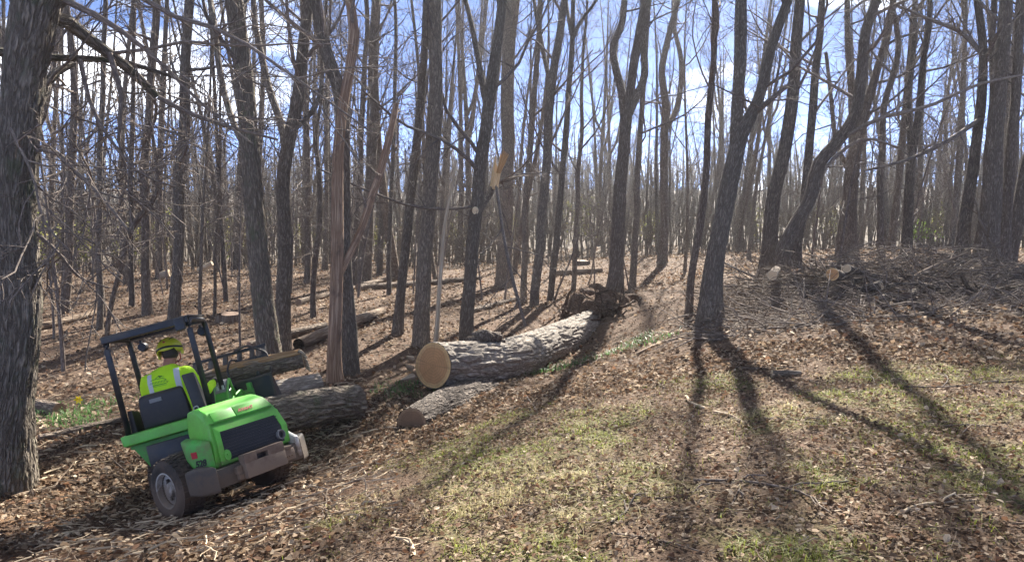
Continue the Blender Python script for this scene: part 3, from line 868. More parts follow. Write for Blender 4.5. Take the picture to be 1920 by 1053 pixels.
# the wood running on to the ridge: one mass
n_far = 1050
xa = (rng.random(n_far) * 2 - 1) * R(44)
ds = np.sqrt(76 ** 2 + rng.random(n_far) * (300 ** 2 - 76 ** 2))
fx, fy = np.sin(xa) * ds, np.cos(xa) * ds
fz = gz(fx, fy)
hh = 9 + 5 * rng.random(n_far)
u = np.linspace(0, 1, 6)
P = np.stack([fx[:, None] + rng.normal(size=(n_far, 1)) * u, fy[:, None] + rng.normal(size=(n_far, 1)) * u, fz[:, None] - 0.3 + hh[:, None] * u], -1)
Rr = (0.13 + 0.12 * rng.random((n_far, 1))) * (1 - u) ** 0.8 + 0.03
bag = Bag(); V, q, B, _ = tubes(P, Rr, 4); bag.add(V, q, B)
Q1, R1, L1 = spawn(P, Rr, 9, 0.15, 0.98, (20, 60), (1.8, 4.2), 3, 0.16, 0.15, 0.5, 0.07, 0.03)
V, q, B, _ = tubes(Q1, R1, 3); bag.add(V, q, B)
Q2, R2, L2 = spawn(Q1, R1, 4, 0.1, 1.0, (20, 55), (0.4, 0.8), 2, 0.1, 0.2, 0.6, 0.035, 0.022, spread=L1)
V, q, B, _ = tubes(Q2, R2, 3); bag.add(V, q, B)
fw = link('distant_woods', bag.mesh('distant_woods'), M['bark_grey'])
tag(fw, 'far bare woodland covering the slope up to the ridge', 'woods', kind='stuff')

# thin undergrowth stems between the wood and the slope: one mass
n_u = 4200
xa = (rng.random(n_u) * 2 - 1) * R(43)
ds = 40 + 110 * rng.random(n_u) ** 1.2
ux, uy = np.sin(xa) * ds, np.cos(xa) * ds
hh = (2.0 + 4.5 * rng.random(n_u)) * (0.7 + 0.006 * ds)
u = np.linspace(0, 1, 3)
P = np.stack([ux[:, None] + rng.normal(size=(n_u, 1)) * 0.5 * u, uy[:, None] + 0 * u, gz(ux, uy)[:, None] - 0.1 + hh[:, None] * u], -1)
Rr = (0.02 + 0.0004 * ds[:, None]) * (1.2 - u)
bag = Bag(); V, q, B, _ = tubes(P, Rr, 3); bag.add(V, q, B)
Q1, R1, L1 = spawn(P, Rr, 4, 0.2, 0.98, (20, 65), (0.6, 1.8), 2, 0.16, 0.15, 0.7, 0.03, 0.014)
V, q, B, _ = tubes(Q1, R1, 3); bag.add(V, q, B)
tag(link('undergrowth', bag.mesh('undergrowth'), M['bark_grey']), 'thin bare undergrowth stems at the foot of the far slope', 'undergrowth', kind='stuff')
# ------------------------------------------------------------------ logs
def face_disc(name, c, nrm, r, m, parent, squash=1.0, off=0.004, jag=0.03, seg=40):
    """sawn end: a slightly uneven disc"""
    nrm = np.asarray(nrm, float); nrm /= np.linalg.norm(nrm)
    a = np.arange(seg) * 2 * np.pi / seg
    u = np.cross(nrm, [0, 0, 1.0]); u /= np.linalg.norm(u); v = np.cross(u, nrm)
    V, B = [], []
    rings = [1.0, 0.8, 0.55, 0.3]
    n1 = vnoise(np.stack([np.cos(a) * 2, np.sin(a) * 2, a * 0 + rng.random() * 9], -1), 4) - 0.5
    for q in rings:
        rr = r * q * (1 + jag * n1 * 2)
        V.append(c + nrm * off + u * (np.cos(a) * rr)[:, None] + v * (np.sin(a) * rr * squash)[:, None] + nrm * (rng.random((seg, 1)) - 0.5) * 0.002)
        B.append(np.stack([np.cos(a) * q, np.sin(a) * q, a * 0], -1))
    V.append([c + nrm * off]); B.append([[0, 0, 0]])
    fs = []
    for i in range(len(rings) - 1):
        k0 = np.arange(seg) + i * seg; k1 = (np.arange(seg) + 1) % seg + i * seg
        fs.append(np.stack([k0, k1, k1 + seg, k0 + seg], -1))
    k0 = np.arange(seg) + 3 * seg; k1 = (np.arange(seg) + 1) % seg + 3 * seg
    ft = np.stack([k0, k1, np.full(seg, 4 * seg)], -1)
    me = np_mesh(name, np.concatenate(V) - np.array(parent.location), [np.concatenate(fs), ft], True, {'bark': np.concatenate(B)})
    return link(name, me, M[m], parent)

def log(label, pts, rad, bark='bark_log', cut='cut_dull', ends=(1, 1), amp=0.014, ds=0.05, na=40, name='log', cat='log', group=None, cell=0.05, wob=0.0, lump=0.04):
    P, Rr = dense(pts, rad, max(6, int(sum(np.linalg.norm(np.diff(np.asarray(pts, float), axis=0), axis=1)) / ds)), wob)
    base = P[len(P) // 2].copy(); base[2] -= Rr[len(P) // 2]
    root = thing(name, label, cat, base, group)
    V, q, B, off = tubes(P[None], Rr[None], na)
    rr = np.repeat(Rr, na)
    s = np.repeat(np.concatenate([[0], np.cumsum(np.linalg.norm(np.diff(P, axis=0), axis=1))]), na)
    a = np.tile(np.arange(na) * 2 * np.pi / na, len(P))
    ph = rng.random(3) * 30
    lat = np.stack([np.cos(a) * rr / cell, np.sin(a) * rr / cell, s / (cell * 4.2)], -1) + ph
    warp = (vnoise(lat * 0.6, 31) - 0.5)[:, None] * np.array([1.0, 1.0, 0.7])
    n1 = np.abs(vnoise(lat + warp, 14) - 0.5) * 2
    n2 = np.abs(vnoise(lat * 2.1 + warp, 15) - 0.5) * 2
    h = np.clip(n1 * 3.0, 0, 1)
    h = h * 0.82 + np.clip(n2 * 2.5, 0, 1) * 0.18
    big = vnoise(np.stack([np.cos(a) * 1.3, np.sin(a) * 1.3, s * 0.9], -1) + ph, 22) - 0.5
    V = V + off * (amp * (h - 0.7) + rr * lump * 2 * big)[:, None]
    me = np_mesh('bark', V - base, [q], True, {'bark': B})
    link('bark', me, M[bark], root)
    d0 = P[0] - P[1]; d1 = P[-1] - P[-2]
    if ends[0]:
        face_disc('cut_face', P[0], d0, Rr[0] * 0.985, cut, root)
    if ends[1]:
        face_disc('cut_face', P[-1], d1, Rr[-1] * 0.985, cut, root)
    return root, P, Rr

def clod(bag, c, r, seed, fl=(1, 1, 1)):
    nu, nv = 18, 12
    a = np.arange(nu) * 2 * np.pi / nu; b = np.linspace(0.05, np.pi - 0.05, nv)
    A_, B_ = np.meshgrid(a, b)
    D = np.stack([np.cos(A_) * np.sin(B_), np.sin(A_) * np.sin(B_), np.cos(B_)], -1).reshape(-1, 3)
    n = vnoise(D * 2.2 + seed, 6) * 0.7 + vnoise(D * 6 + seed, 7) * 0.35
    V = c + D * np.array(fl) * r * (0.62 + 0.7 * n)[:, None]
    i = np.arange(nu * nv).reshape(nv, nu)
    q = np.stack([i[:-1], np.roll(i[:-1], -1, 1), np.roll(i[1:], -1, 1), i[1:]], -1).reshape(-1, 4)
    bag.add(V, q, V)

# the felled trunk: sawn face towards the clearing, root plate at the far end
pA = at(812, 685, 11.3); pB = at(925, 680, 12.6); pC = at(1010, 655, 15.0); pD = at(1110, 613, 18.6)
for p_ in (pA, pB, pC, pD):
    pass
biglog, LP, LR = log('huge felled oak trunk with ridged bark and round reddish sawn face', [pA, pB, pC, pD], [0.352, 0.385, 0.40, 0.43], 'bark_log', 'cut_red', (1, 0),
                     amp=0.05, ds=0.026, na=180, cell=0.07, lump=0.012, cat='log', name='felled_log')
# dark burr on the upper side
bb = Bag()
for (x, y, d_, r) in ((888, 640, 12.3, .13), (905, 632, 12.4, .17), (922, 634, 12.5, .15), (936, 642, 12.6, .10), (912, 626, 12.5, .10)):
    clod(bb, at(x, y, d_), r, rng.random() * 90, (1.2, 0.8, 0.8))
link('burr', shift(bb.mesh('burr'), biglog.location), M['bark_dark'], biglog)
p_ = at(914, 712, 12.05)
kn = knot(biglog, p_, CAM - p_, 0.035, 'cut_knot')
# torn slivers left of the sawn face
bb = Bag()
for (x0, y0, x1, y1) in ((772, 672, 762, 668), (775, 705, 752, 712), (770, 690, 760, 684)):
    a_, e_ = at(x0, y0, 11.3), at(x1, y1, 11.1)
    bb.tube([a_, (a_ + e_) / 2, e_], [0.05, 0.035, 0.012], 6)
link('sliver', shift(bb.mesh('sliver'), biglog.location), M['pale_wood'], biglog)

# root plate: its own soil clods and roots, part of the felled trunk
rb = Bag()
for (x, y, d, r) in ((1120, 590, 18.8, .55), (1150, 583, 19.2, .5), (1165, 600, 19.0, .45), (1090, 580, 19.2, .42), (1140, 605, 18.8, .5), (1078, 590, 19.2, .3), (1175, 622, 18.8, .42), (1130, 632, 18.3, .4), (1150, 640, 18.3, .4), (1065, 598, 19.3, .25), (1180, 575, 19.6, .34), (1105, 562, 19.6, .36), (1118, 552, 19.8, .3)):
    clod(rb, at(x, y, d), r * 1.15, rng.random() * 90, (1, 0.7, 0.85))
link('root_plate', shift(rb.mesh('root_plate'), biglog.location), M['root_soil'], biglog)
rb = Bag()
for i in range(90):
    c_ = at(1130 + rng.normal() * 34, 592 + rng.normal() * 20, 18.5 + rng.normal() * 0.3)
    d_ = rng.normal(size=3); d_[1] = d_[1] * 0.5 - 0.4; d_ /= np.linalg.norm(d_)
    L = 0.3 + 0.6 * rng.random()
    pts = [c_]
    for j in range(4):
        d_ = d_ + rng.normal(size=3) * 0.35; d_ /= np.linalg.norm(d_)
        pts.append(pts[-1] + d_ * L / 4)
    rb.tube(pts, np.linspace(0.02 + 0.035 * rng.random(), 0.006, 5), 5)
link('roots', shift(rb.mesh('roots'), biglog.location), M['root_soil'], biglog)

log('shorter cut limb wedged under the felled trunk, dull sawn end on the ground', [at(772, 793, 9.5), at(835, 764, 10.7), at(910, 738, 12.0)], [0.20, 0.285, 0.31], 'bark_dark', 'cut_dull', (1, 0), amp=0.03, ds=0.03, na=80, cell=0.05)
log('thick short log lying between the loader and the felled trunk', [at(490, 785, 8.9), at(590, 764, 9.5), at(668, 753, 10.0)], [0.235, 0.235, 0.23], 'bark_oak', 'cut_dull', (1, 1), amp=0.036, ds=0.025, na=110, cell=0.05)
log('log behind the thick short log, mostly hidden by the loader hood', [at(505, 742, 10.6), at(600, 722, 11.0)], [0.2, 0.18], 'bark_log', 'cut_dull', (1, 1), amp=0.02, ds=0.04, na=70)
log('long weathered fallen log behind the tan snag', [on_ground(560, 655, .1), on_ground(640, 622, .12), on_ground(716, 590, .1)], [0.12, 0.125, 0.10], 'rot_wood', 'cut_dull', (0, 1), amp=0.006, wob=0.04, na=20)
for i, (lb, a0, a1, r_) in enumerate((
    ('mossy fallen trunk across the forest floor left of the torn-limb tree', (672, 545), (900, 525), .13),
    ('thin fallen trunk on the slope behind the ridged pair of trunks', (560, 572), (760, 520), .10),
    ('dark fallen trunk just above the canopy behind the ridged pair', (610, 620), (470, 655), .11),
    ('fallen trunk far behind the felled trunk, left of the forked trunk', (1035, 518), (1130, 511), .14),
    ('slim dark fallen stem left of the uprooted root plate', (880, 588), (975, 562), .08),
    ('fallen dark stem left of the loader canopy', (70, 620), (180, 592), .10),
    ('fallen stem stretched below the thick oak, long and pale', (75, 830), (235, 792), .06))):
    A_, B_ = on_ground(*a0, r_ * 0.8), on_ground(*a1, r_ * 0.8)
    m_ = (A_ + B_) / 2; m_[2] = float(gz(m_[0], m_[1])) + r_ * 0.8
    log(lb, [A_, m_, B_], [r_, r_ * 0.9, r_ * 0.7], 'rot_wood' if i % 2 else 'bark_dark', 'cut_dull', (1, 1), amp=0.008, na=18, wob=0.06, name='fallen_trunk')

# stumps
def stump(label, px, py, r, h, m='bark_grey', cut='cut_dull', group=None):
    p = on_ground(px, py)
    root = thing('stump', label, 'stump', p, group)
    n = 10
    P = np.stack([np.full(n, p[0]), np.full(n, p[1]), p[2] - 0.1 + (h + 0.1) * np.linspace(0, 1, n)], -1)
    tb = Bag(); trunk_mesh(tb, P, np.full(n, r), 26, flare=0.5, rough=0.08)
    link('bark', shift(tb.mesh('bark'), p), M[m], root)
    face_disc('cut_face', P[-1], (0.05, -0.12, 1), r * 1.0, cut, root, jag=0.08)
stump('low weathered stump behind the loader canopy, left of the ridged pair', 432, 603, 0.22, 0.2, 'rot_wood')
stump('small dark stump far behind, left of the forked trunk', 1092, 497, 0.28, 0.22, 'bark_dark')
log('short cut log by the thick oak, dull round end facing the clearing', [on_ground(112, 778, .08), at(40, 756, 11.2)], [0.10, 0.11], 'bark_dark', 'cut_dull', (1, 0), amp=0.01, na=30)
for lb, a0, a1, r_ in (('sunlit pale cut wood chunk far left of the brown canopy trunk', (303, 522), (318, 512), .16), ('tilted sunlit pale split log far behind the canopy', (372, 512), (398, 494), .13)):
    A_ = on_ground(a0[0], a0[1] + 6, 0.25); t_ = np.linalg.norm(A_ - CAM)
    B_ = at(a1[0], a1[1], hit(a0[0], a0[1] + 6))
    log(lb, [A_, B_], [r_, r_], 'pale_wood', 'cut_pale', (1, 1), amp=0.005, na=18)

# ------------------------------------------------------------------ the brush pile
def cutlog(label, x0, y0, x1, y1, d0, d1, r, cut='cut_pale', bark='bark_dark'):
    return log(label, [at(x0, y0, d0), at(x1, y1, d1)], [r, r * 0.9], bark, cut, (1, 1), amp=0.01, ds=0.08, na=26, name='cut_log')
cutlog('cut log stub with bright round end at the left of the brush pile', 1448, 516, 1456, 506, 13.6, 15.0, 0.09)
cutlog('thick leaning cut log with oval pinkish end atop the brush pile', 1561, 514, 1612, 530, 13.7, 14.9, 0.12, 'cut_red')
cutlog('split log showing a bright yellow cleft face atop the brush pile', 1588, 503, 1640, 522, 14.0, 15.2, 0.08)
cutlog('log with pale ragged end in the middle of the brush pile', 1652, 534, 1590, 548, 13.4, 13.9, 0.08)
cutlog('short grey log lying low at the front of the brush pile', 1700, 556, 1724, 546, 13.2, 13.8, 0.09, 'cut_dull', 'bark_grey')
cutlog('long pale log slanting up at the right end of the brush pile', 1830, 540, 1930, 497, 15.6, 16.2, 0.07, 'cut_dull', 'bark_grey')
cutlog('second long log under the slanting one at the right end', 1850, 548, 1935, 512, 15.4, 16.0, 0.06, 'cut_dull', 'bark_grey')
cutlog('short log with pinkish chip at the front foot of the brush pile', 1642, 560, 1672, 554, 13.0, 13.3, 0.06, 'cut_red', 'bark_grey')
cutlog('short round log beside the two crossed sticks on the lawn edge', 1500, 702, 1448, 700, *(hit(1474, 706),) * 2, 0.05, 'cut_pale', 'bark_grey')

def crooked(p, d, L, r, n=7, bend=0.18, flat=0.5):
    pts = [p]
    d = d / np.linalg.norm(d)
    for j in range(n - 1):
        d = d + rng.normal(size=3) * bend * np.array([1, 1, flat]); d /= np.linalg.norm(d)
        pts.append(pts[-1] + d * L / (n - 1))
    return np.array(pts), np.linspace(r, r * 0.35, n)

def branch_obj(label, group, P, Rr, name='cut_branch', cat='branch', m='twig', side=3, sub=2, flat=None):
    def lay(Q):
        g = gz(Q[..., 0], Q[..., 1])
        Q[..., 2] = np.maximum(Q[..., 2], g + 0.006) if flat is None else np.clip(Q[..., 2], g + 0.006, g + flat)
        return Q
    b = Bag(); V, q, B, _ = tubes(P[None], Rr[None], 7); b.add(V, q, B)
    if side:
        Lt = np.linalg.norm(P[-1] - P[0])
        Q1, R1, L1 = spawn(P[None], Rr[None], side, 0.25, 0.9, (30, 60), (0.25 * Lt, 0.5 * Lt), 5, 0.0, 0.15, 0.6, 0.03, 0.005)
        V, q, B, _ = tubes(lay(Q1), R1, 5); b.add(V, q, B)
        if sub:
            Q2, R2, _ = spawn(Q1, R1, sub, 0.3, 0.95, (30, 60), (0.4, 0.6), 4, 0.0, 0.15, 0.6, 0.02, 0.004, spread=L1)
            V, q, B, _ = tubes(lay(Q2), R2, 4); b.add(V, q, B)
    o = link(name, shift(b.mesh(name), P[0]), M[m])
    o.location = P[0]
    return tag(o, label, cat, group)

pile = []
for i in range(110):
    x = 1365 + 570 * rng.random() ** 0.9
    hgt = 46 * math.exp(-((x - 1680) / 250) ** 2) + 22
    y = 602 - rng.random() * (hgt + 22) - (x - 1375) * 0.045
    d = 13.8 + 2.6 * rng.random()
    p = at(x, y, d); g = float(gz(p[0], p[1]))
    p[2] = max(p[2], g + 0.05); p[2] = min(p[2], g + 0.95)
    dr = np.array([rng.normal() * 1.3, rng.normal() * 0.7, rng.normal() * 0.16])
    P, Rr = crooked(p, dr, 0.9 + 1.9 * rng.random(), 0.010 + 0.055 * rng.random() ** 3)
    P[:, 2] = np.maximum(P[:, 2], gz(P[:, 0], P[:, 1]) + 0.02)
    branch_obj('dark cut branch tangled in the brush pile under the right-hand trees', 'branches in the brush pile', P, Rr, m=['twig', 'bark_grey', 'bark_dark', 'rot_wood'][i % 4], side=4, sub=3)
b = Bag()
n_ = 3600
xs = 1330 + 610 * rng.random(n_); dd = 11.2 + 5.8 * rng.random(n_)
p0 = np.array([at(x, 540, d) for x, d in zip(xs, dd)])
hh = np.exp(-((xs - 1680) / 240) ** 2) * 0.8 + 0.12
p0[:, 2] = gz(p0[:, 0], p0[:, 1]) + rng.random(n_) * hh * np.exp(-((dd - 15.2) / 1.5) ** 2) + 0.01
dv = rng.normal(size=(n_, 3)) * np.array([1.2, 0.8, 0.22]); dv /= np.linalg.norm(dv, axis=1, keepdims=True)
LL = 0.25 + 0.8 * rng.random((n_, 1))
p1 = p0 + dv * LL * 0.5 + rng.normal(size=(n_, 3)) * 0.03; p2 = p1 + (dv + rng.normal(size=(n_, 3)) * 0.3) * LL * 0.5
P = np.stack([p0, p1, p2], 1)
P[:, :, 2] = np.maximum(P[:, :, 2], gz(P[:, :, 0], P[:, :, 1]) + 0.008)
Rr = (0.004 + 0.012 * rng.random((n_, 1)) ** 2) * np.array([[1, 0.8, 0.4]])
V, q, B, _ = tubes(P, Rr, 4); b.add(V, q, B)
tag(link('brush_debris', b.mesh('brush_debris'), M['twig']), 'tangle of small dark twigs filling the brush pile', 'twigs', kind='stuff')

# ------------------------------------------------------------------ sticks lying about
def stick(label, pts_px, w0, w1, lift=0.02, m='twig', group=None, name='stick', side=2, sub=1):
    P = np.array([on_ground(x, y, lift + (z if len(r) else 0)) for (x, y, *r) in pts_px for z in [r[0] if r else 0]])
    P, _ = dense(P, np.zeros(len(P)), max(6, 3 * len(P)), 0.02)
    return branch_obj(label, group, P, np.linspace(w0, w1, len(P)) * 0.8, name, 'stick', m, side, sub, 0.05)
stick('longest forked grey branch lying across the lawn', [(1300, 905), (1396, 908), (1480, 922), (1540, 940), (1590, 960)], .014, .007, side=4)
stick('dark twig meeting the longest branch on its left', [(1180, 930), (1235, 938), (1300, 926), (1330, 912)], .008, .004)
stick('thin twig pointing down from the longest lawn branch', [(1592, 960), (1582, 985), (1574, 1015)], .008, .004, m='pale_wood')
stick('short curved twig below the left end of the longest branch', [(1390, 915), (1378, 945), (1366, 965)], .008, .004)
stick('twig lying below the longest branch, slanting right', [(1370, 962), (1420, 962), (1458, 988)], .006, .003, m='pale_wood')
stick('dark bare stick along the bottom of the lawn', [(1145, 1005), (1240, 1020), (1330, 1045)], .008, .004, side=1)
stick('dark twig along the bottom edge, right of the first', [(1430, 1040), (1520, 1037), (1620, 1050)], .008, .004)
stick('broken dark twig on the mossy grass near the bottom', [(1145, 985), (1170, 965), (1185, 935)], .010, .004, side=3)
stick('straight grey stick in the middle of the lawn', [(1432, 788), (1490, 790), (1565, 806)], .011, .005, side=1)
stick('dark stick lying flat at the right of the lawn', [(1765, 803), (1830, 801), (1890, 808)], .012, .006, side=0)
stick('curved bleached stick on the right of the lawn', [(1820, 862), (1842, 890), (1832, 915)], .011, .006, m='pale_wood', side=0)
stick('thick bleached curved branch low on the right of the lawn', [(1680, 975), (1712, 955), (1780, 945), (1830, 943)], .016, .008, m='pale_wood', side=1)
stick('thin upright-bent twig at the bottom right', [(1757, 980), (1755, 1005), (1738, 1022)], .007, .003, m='pale_wood', side=0)
stick('pale broken stick at the right bottom corner', [(1866, 1018), (1880, 1040), (1886, 1053)], .008, .005, m='pale_wood', side=0)
stick('long dark twig at the upper right of the lawn', [(1690, 728), (1780, 728), (1860, 718), (1920, 710)], .011, .005)
stick('slanting twig crossing leaves above the lawn', [(1580, 730), (1640, 725), (1690, 712)], .010, .005)
stick('rotten short branch on the lawn edge, bark flaking', [(1286, 746), (1310, 764), (1330, 770)], .026, .018, m='pale_wood', side=0)
stick('second rotten short branch touching the lawn edge', [(1340, 776), (1366, 782), (1400, 800)], .024, .014, m='rot_wood', side=0)
stick('forked bleached stick among leaves above the lawn', [(1432, 672), (1452, 684), (1470, 690)], .026, .016, m='pale_wood', side=2)
stick('dark stick lying under the forked bleached stick', [(1380, 692), (1430, 694), (1500, 690)], .022, .014, m='bark_dark', side=0)
stick('long pale branch by the root plate pointing at the forked tree', [(1190, 668), (1240, 645), (1330, 622), (1400, 600)], .045, .02, m='rot_wood', side=3)
stick('slim dark branch leaning from the root plate toward the bank', [(1330, 612), (1300, 588), (1275, 570)], .03, .015, m='bark_dark', side=1)
stick('barkless crooked stick at the bottom centre', [(775, 1050), (770, 1025), (745, 1012)], .022, .014, m='pale_wood', side=1)
stick('thin stick crossing the crooked one at the bottom centre', [(770, 1030), (800, 1022), (825, 1012)], .008, .006, m='pale_wood', side=0)
stick('white bark strip on the grass near the bottom centre', [(735, 996), (750, 998), (762, 999)], .018, .012, m='pale_wood', side=0)
stick('pale split stick standing off the loader right wheel', [(572, 890), (586, 907), (600, 925)], .014, .009, m='pale_wood', side=0)
stick('bent twig pile right of the loader hood', [(610, 790), (660, 785), (730, 790), (745, 783)], .02, .01, m='rot_wood', side=5, sub=3)
stick('long bowed branch right of the wedged limb', [(800, 812), (830, 795), (880, 790), (960, 775), (1000, 765)], .018, .008, m='rot_wood', side=4, sub=2)
stick('thin upright branch leaning over the felled trunk', [(1005, 770), (985, 740), (965, 710)], .012, .008, m='twig', side=2)
stick('long light branch running from the oak foot to the loader wheel', [(20, 935), (110, 915), (200, 890), (290, 862)], .035, .018, m='rot_wood', side=3)
stick('second light branch lying along the oak branch', [(70, 905), (150, 880), (240, 845)], .03, .014, m='pale_wood', side=3)
stick('broken pale branch at the bottom left', [(10, 1035), (80, 1012), (150, 995)], .022, .012, m='rot_wood', side=2)
stick('splintered pale stick in the loader shadow', [(100, 1020), (140, 1002), (168, 994)], .02, .01, m='pale_wood', side=1)
stick('straight pale stick at the edge of the loader shadow', [(165, 1020), (205, 1017), (245, 1010)], .014, .01, m='pale_wood', side=0)
for i in range(44):
    if i < 20:
        x, y = 60 + 660 * rng.random(), 770 + 270 * rng.random()
    else:
        x, y = 60 + 1100 * rng.random(), 560 + 160 * rng.random()
    p = on_ground(x, y, 0.02)
    a = rng.random() * 6.28
    P, Rr = crooked(p, np.array([math.cos(a), math.sin(a), 0.0]), 0.5 + 1.1 * rng.random(), 0.004 + 0.008 * rng.random(), bend=0.09)
    P[:, 2] = gz(P[:, 0], P[:, 1]) + 0.015 + rng.random() * 0.05
    branch_obj('loose broken stick lying on the leaf litter', 'loose sticks on the litter', P, Rr, 'stick', 'stick', ['twig', 'pale_wood', 'rot_wood'][i % 3], 2, 2, 0.12)
# ------------------------------------------------------------------ leaf litter, grass and twigs
def wedge(n, r0, r1, half=42, power=1.0):
    a = (rng.random(n) * 2 - 1) * R(half)
    r = r0 + (r1 - r0) * rng.random(n) ** power
    return np.sin(a) * r, np.cos(a) * r

PAL = np.array([(0.27, 0.19, 0.125), (0.17, 0.11, 0.07), (0.34, 0.25, 0.17), (0.10, 0.065, 0.043), (0.48, 0.385, 0.28), (0.20, 0.11, 0.065), (0.31, 0.225, 0.15), (0.075, 0.05, 0.036), (0.14, 0.09, 0.058), (0.115, 0.075, 0.05)])

def ground_normal(x, y, e=0.06):
    dx = (gz(x + e, y) - gz(x - e, y)) / (2 * e)
    dy = (gz(x, y + e) - gz(x, y - e)) / (2 * e)
    n = np.stack([-dx, -dy, np.ones_like(dx)], -1)
    return n / np.linalg.norm(n, axis=1, keepdims=True)

def leaves(name, x, y, size, tilt, near):
    n = len(x)
    z = gz(x, y)
    nr = ground_normal(x, y)
    nr = nr + rng.normal(size=(n, 3)) * tilt[:, None]
    nr /= np.linalg.norm(nr, axis=1, keepdims=True)
    a = rng.random(n) * 6.283
    u = np.stack([np.cos(a), np.sin(a), np.zeros(n)], -1)
    u -= (u * nr).sum(1, keepdims=True) * nr
    u /= np.linalg.norm(u, axis=1, keepdims=True)
    v = np.cross(nr, u)
    c = np.stack([x, y, z + 0.008 + 0.35 * size * np.minimum(tilt, 0.7) + rng.random(n) * 0.012], -1)
    s = size[:, None]
    curl = (rng.random((n, 1)) - 0.3) * 1.0
    w = 0.16 + 0.24 * rng.random((n, 1))
    tip = -u * s * 0.5 + nr * s * curl * 0.5
    end = u * s * 0.55 + nr * s * curl * 0.6
    if near:
        m1 = -u * s * 0.18; m2 = u * s * 0.2
        j1, j2, j3, j4 = (0.55 + 0.8 * rng.random((n, 1)) for _ in range(4))
        L1 = m1 + v * s * w * j1 + nr * s * curl * 0.8 * j2; L2 = m2 + v * s * w * j3 + nr * s * curl * j1
        R1 = m1 - v * s * w * j2 + nr * s * curl * 0.7 * j4; R2 = m2 - v * s * w * j4 + nr * s * curl * j3
        V = np.stack([tip, L1, L2, end, R2, R1], 1) + c[:, None]
        i = np.arange(n)[:, None] * 6
        q = np.concatenate([i + np.array([[0, 3, 2, 1]]), i + np.array([[0, 5, 4, 3]])])
        k = 6
    else:
        V = np.stack([tip, v * s * w + nr * s * curl, end, -v * s * w], 1) + c[:, None]
        i = np.arange(n)[:, None] * 4
        q = i + np.array([[0, 3, 2, 1]])
        k = 4
    tint = PAL[rng.integers(0, len(PAL), n)] * (0.75 + 0.5 * rng.random((n, 1)))
    return np_mesh(name, V.reshape(-1, 3), [q], False, {'tint': np.repeat(tint, k, 0)})

nN = 175000
x, y = wedge(nN, 2.6, 11.0, 44, 0.8)
lwn = lawn(x, y)
clump = fbm2(x, y, 0.7, 61, 2)
keep = rng.random(nN) < np.where(lwn > 0.5, 0.5 + 0.45 * sstep(0.42, 0.65, clump), 0.45 + 0.55 * sstep(0.35, 0.55, clump))
keep2 = rng.random(keep.sum()) < 1 - 0.72 * churn(x[keep], y[keep])
x, y = x[keep][keep2], y[keep][keep2]
size = 0.022 + 0.062 * rng.random(len(x)) ** 2.4
size *= np.where(lawn(x, y) > 0.5, 0.62, 1.0)
me = leaves('leaf_litter', x, y, size, 0.18 + 0.6 * rng.random(len(x)) ** 1.3, True)
tag(link('leaf_litter', me, M['litter']), 'dry brown and tan leaf litter covering the near ground', 'leaf litter', kind='stuff')
nF = 225000
x, y = wedge(nF, 10.5, 60, 44, 1.15)
keep = rng.random(nF) < 0.35 + 0.65 * sstep(0.35, 0.6, fbm2(x, y, 2.2, 61, 3))
x, y = x[keep], y[keep]; nF = len(x)
size = (0.03 + 0.055 * rng.random(nF) ** 2) * (1 + 0.016 * np.hypot(x, y))
me = leaves('leaf_litter', x, y, size, 0.15 + 0.5 * rng.random(nF) ** 1.5, False)
tag(link('leaf_litter', me, M['litter']), 'dry pale leaf litter on the floor of the wood', 'leaf litter', kind='stuff')

def blades(name, x, y, h, wd, tint, lean=0.5):
    n = len(x)
    z = gz(x, y)
    a = rng.random(n) * 6.283
    u = np.stack([np.cos(a), np.sin(a), np.zeros(n)], -1)
    v = np.stack([-np.sin(a), np.cos(a), np.zeros(n)], -1)
    b = np.stack([x, y, z - 0.004], -1)
    ln = (rng.random((n, 1)) * lean + 0.15) * h[:, None]
    up = np.array([[0, 0, 1.0]])
    m = b + u * ln * 0.4 + up * h[:, None] * 0.6
    t = b + u * ln * 1.5 + up * h[:, None] * (0.95 - 0.5 * rng.random((n, 1)))
    w = wd[:, None] * v
    V = np.stack([b - w, b + w, m + w * 0.8, m - w * 0.8, t], 1).reshape(-1, 3)
    i = np.arange(n)[:, None] * 5
    return np_mesh(name, V, [i + np.array([[0, 1, 2, 3]]), i + np.array([[3, 2, 4]])], False, {'tint': np.repeat(tint, 5, 0)})

nG = 230000
x, y = wedge(nG, 2.6, 11.5, 44, 0.9)
d = fbm2(x, y, 0.8, 77, 3)
tuft = fbm2(x, y, 0.16, 71, 2)
keep = rng.random(nG) < lawn(x, y) * sstep(0.34, 0.56, tuft) * 1.3 * (0.10 + 0.95 * sstep(0.44, 0.6, d)) * (1 - churn(x, y))
x, y = x[keep], y[keep]; tuft = tuft[keep]
dry = fbm2(x, y, 1.1, 91, 2)
n = len(x)
gr = np.array([[0.20, 0.225, 0.04]]) * (0.7 + 0.7 * rng.random((n, 1)))
stw = np.array([[0.44, 0.37, 0.20]]) * (0.6 + 0.7 * rng.random((n, 1)))
tint = np.where((rng.random(n) < 0.15 + 0.75 * sstep(0.45, 0.66, dry))[:, None], stw, gr)
me = blades('grass', x, y, (0.014 + 0.04 * rng.random(n) ** 1.5) * (0.6 + 1.6 * sstep(0.45, 0.75, tuft)), 0.0016 + 0.0016 * rng.random(n), tint, 1.2)
tag(link('grass', me, M['grass']), 'thin patchy green and straw grass of the clearing', 'grass', kind='stuff')

# fine twigs and chips everywhere, thickest round the loader
nT = 7000
x, y = wedge(nT, 2.8, 13, 44, 0.8)
keep = rng.random(nT) < np.where(x + 0.36 * (y - 3.5) < -0.6, 0.9, 0.7)
x, y = x[keep], y[keep]; n = len(x)
a = rng.random(n) * 6.283
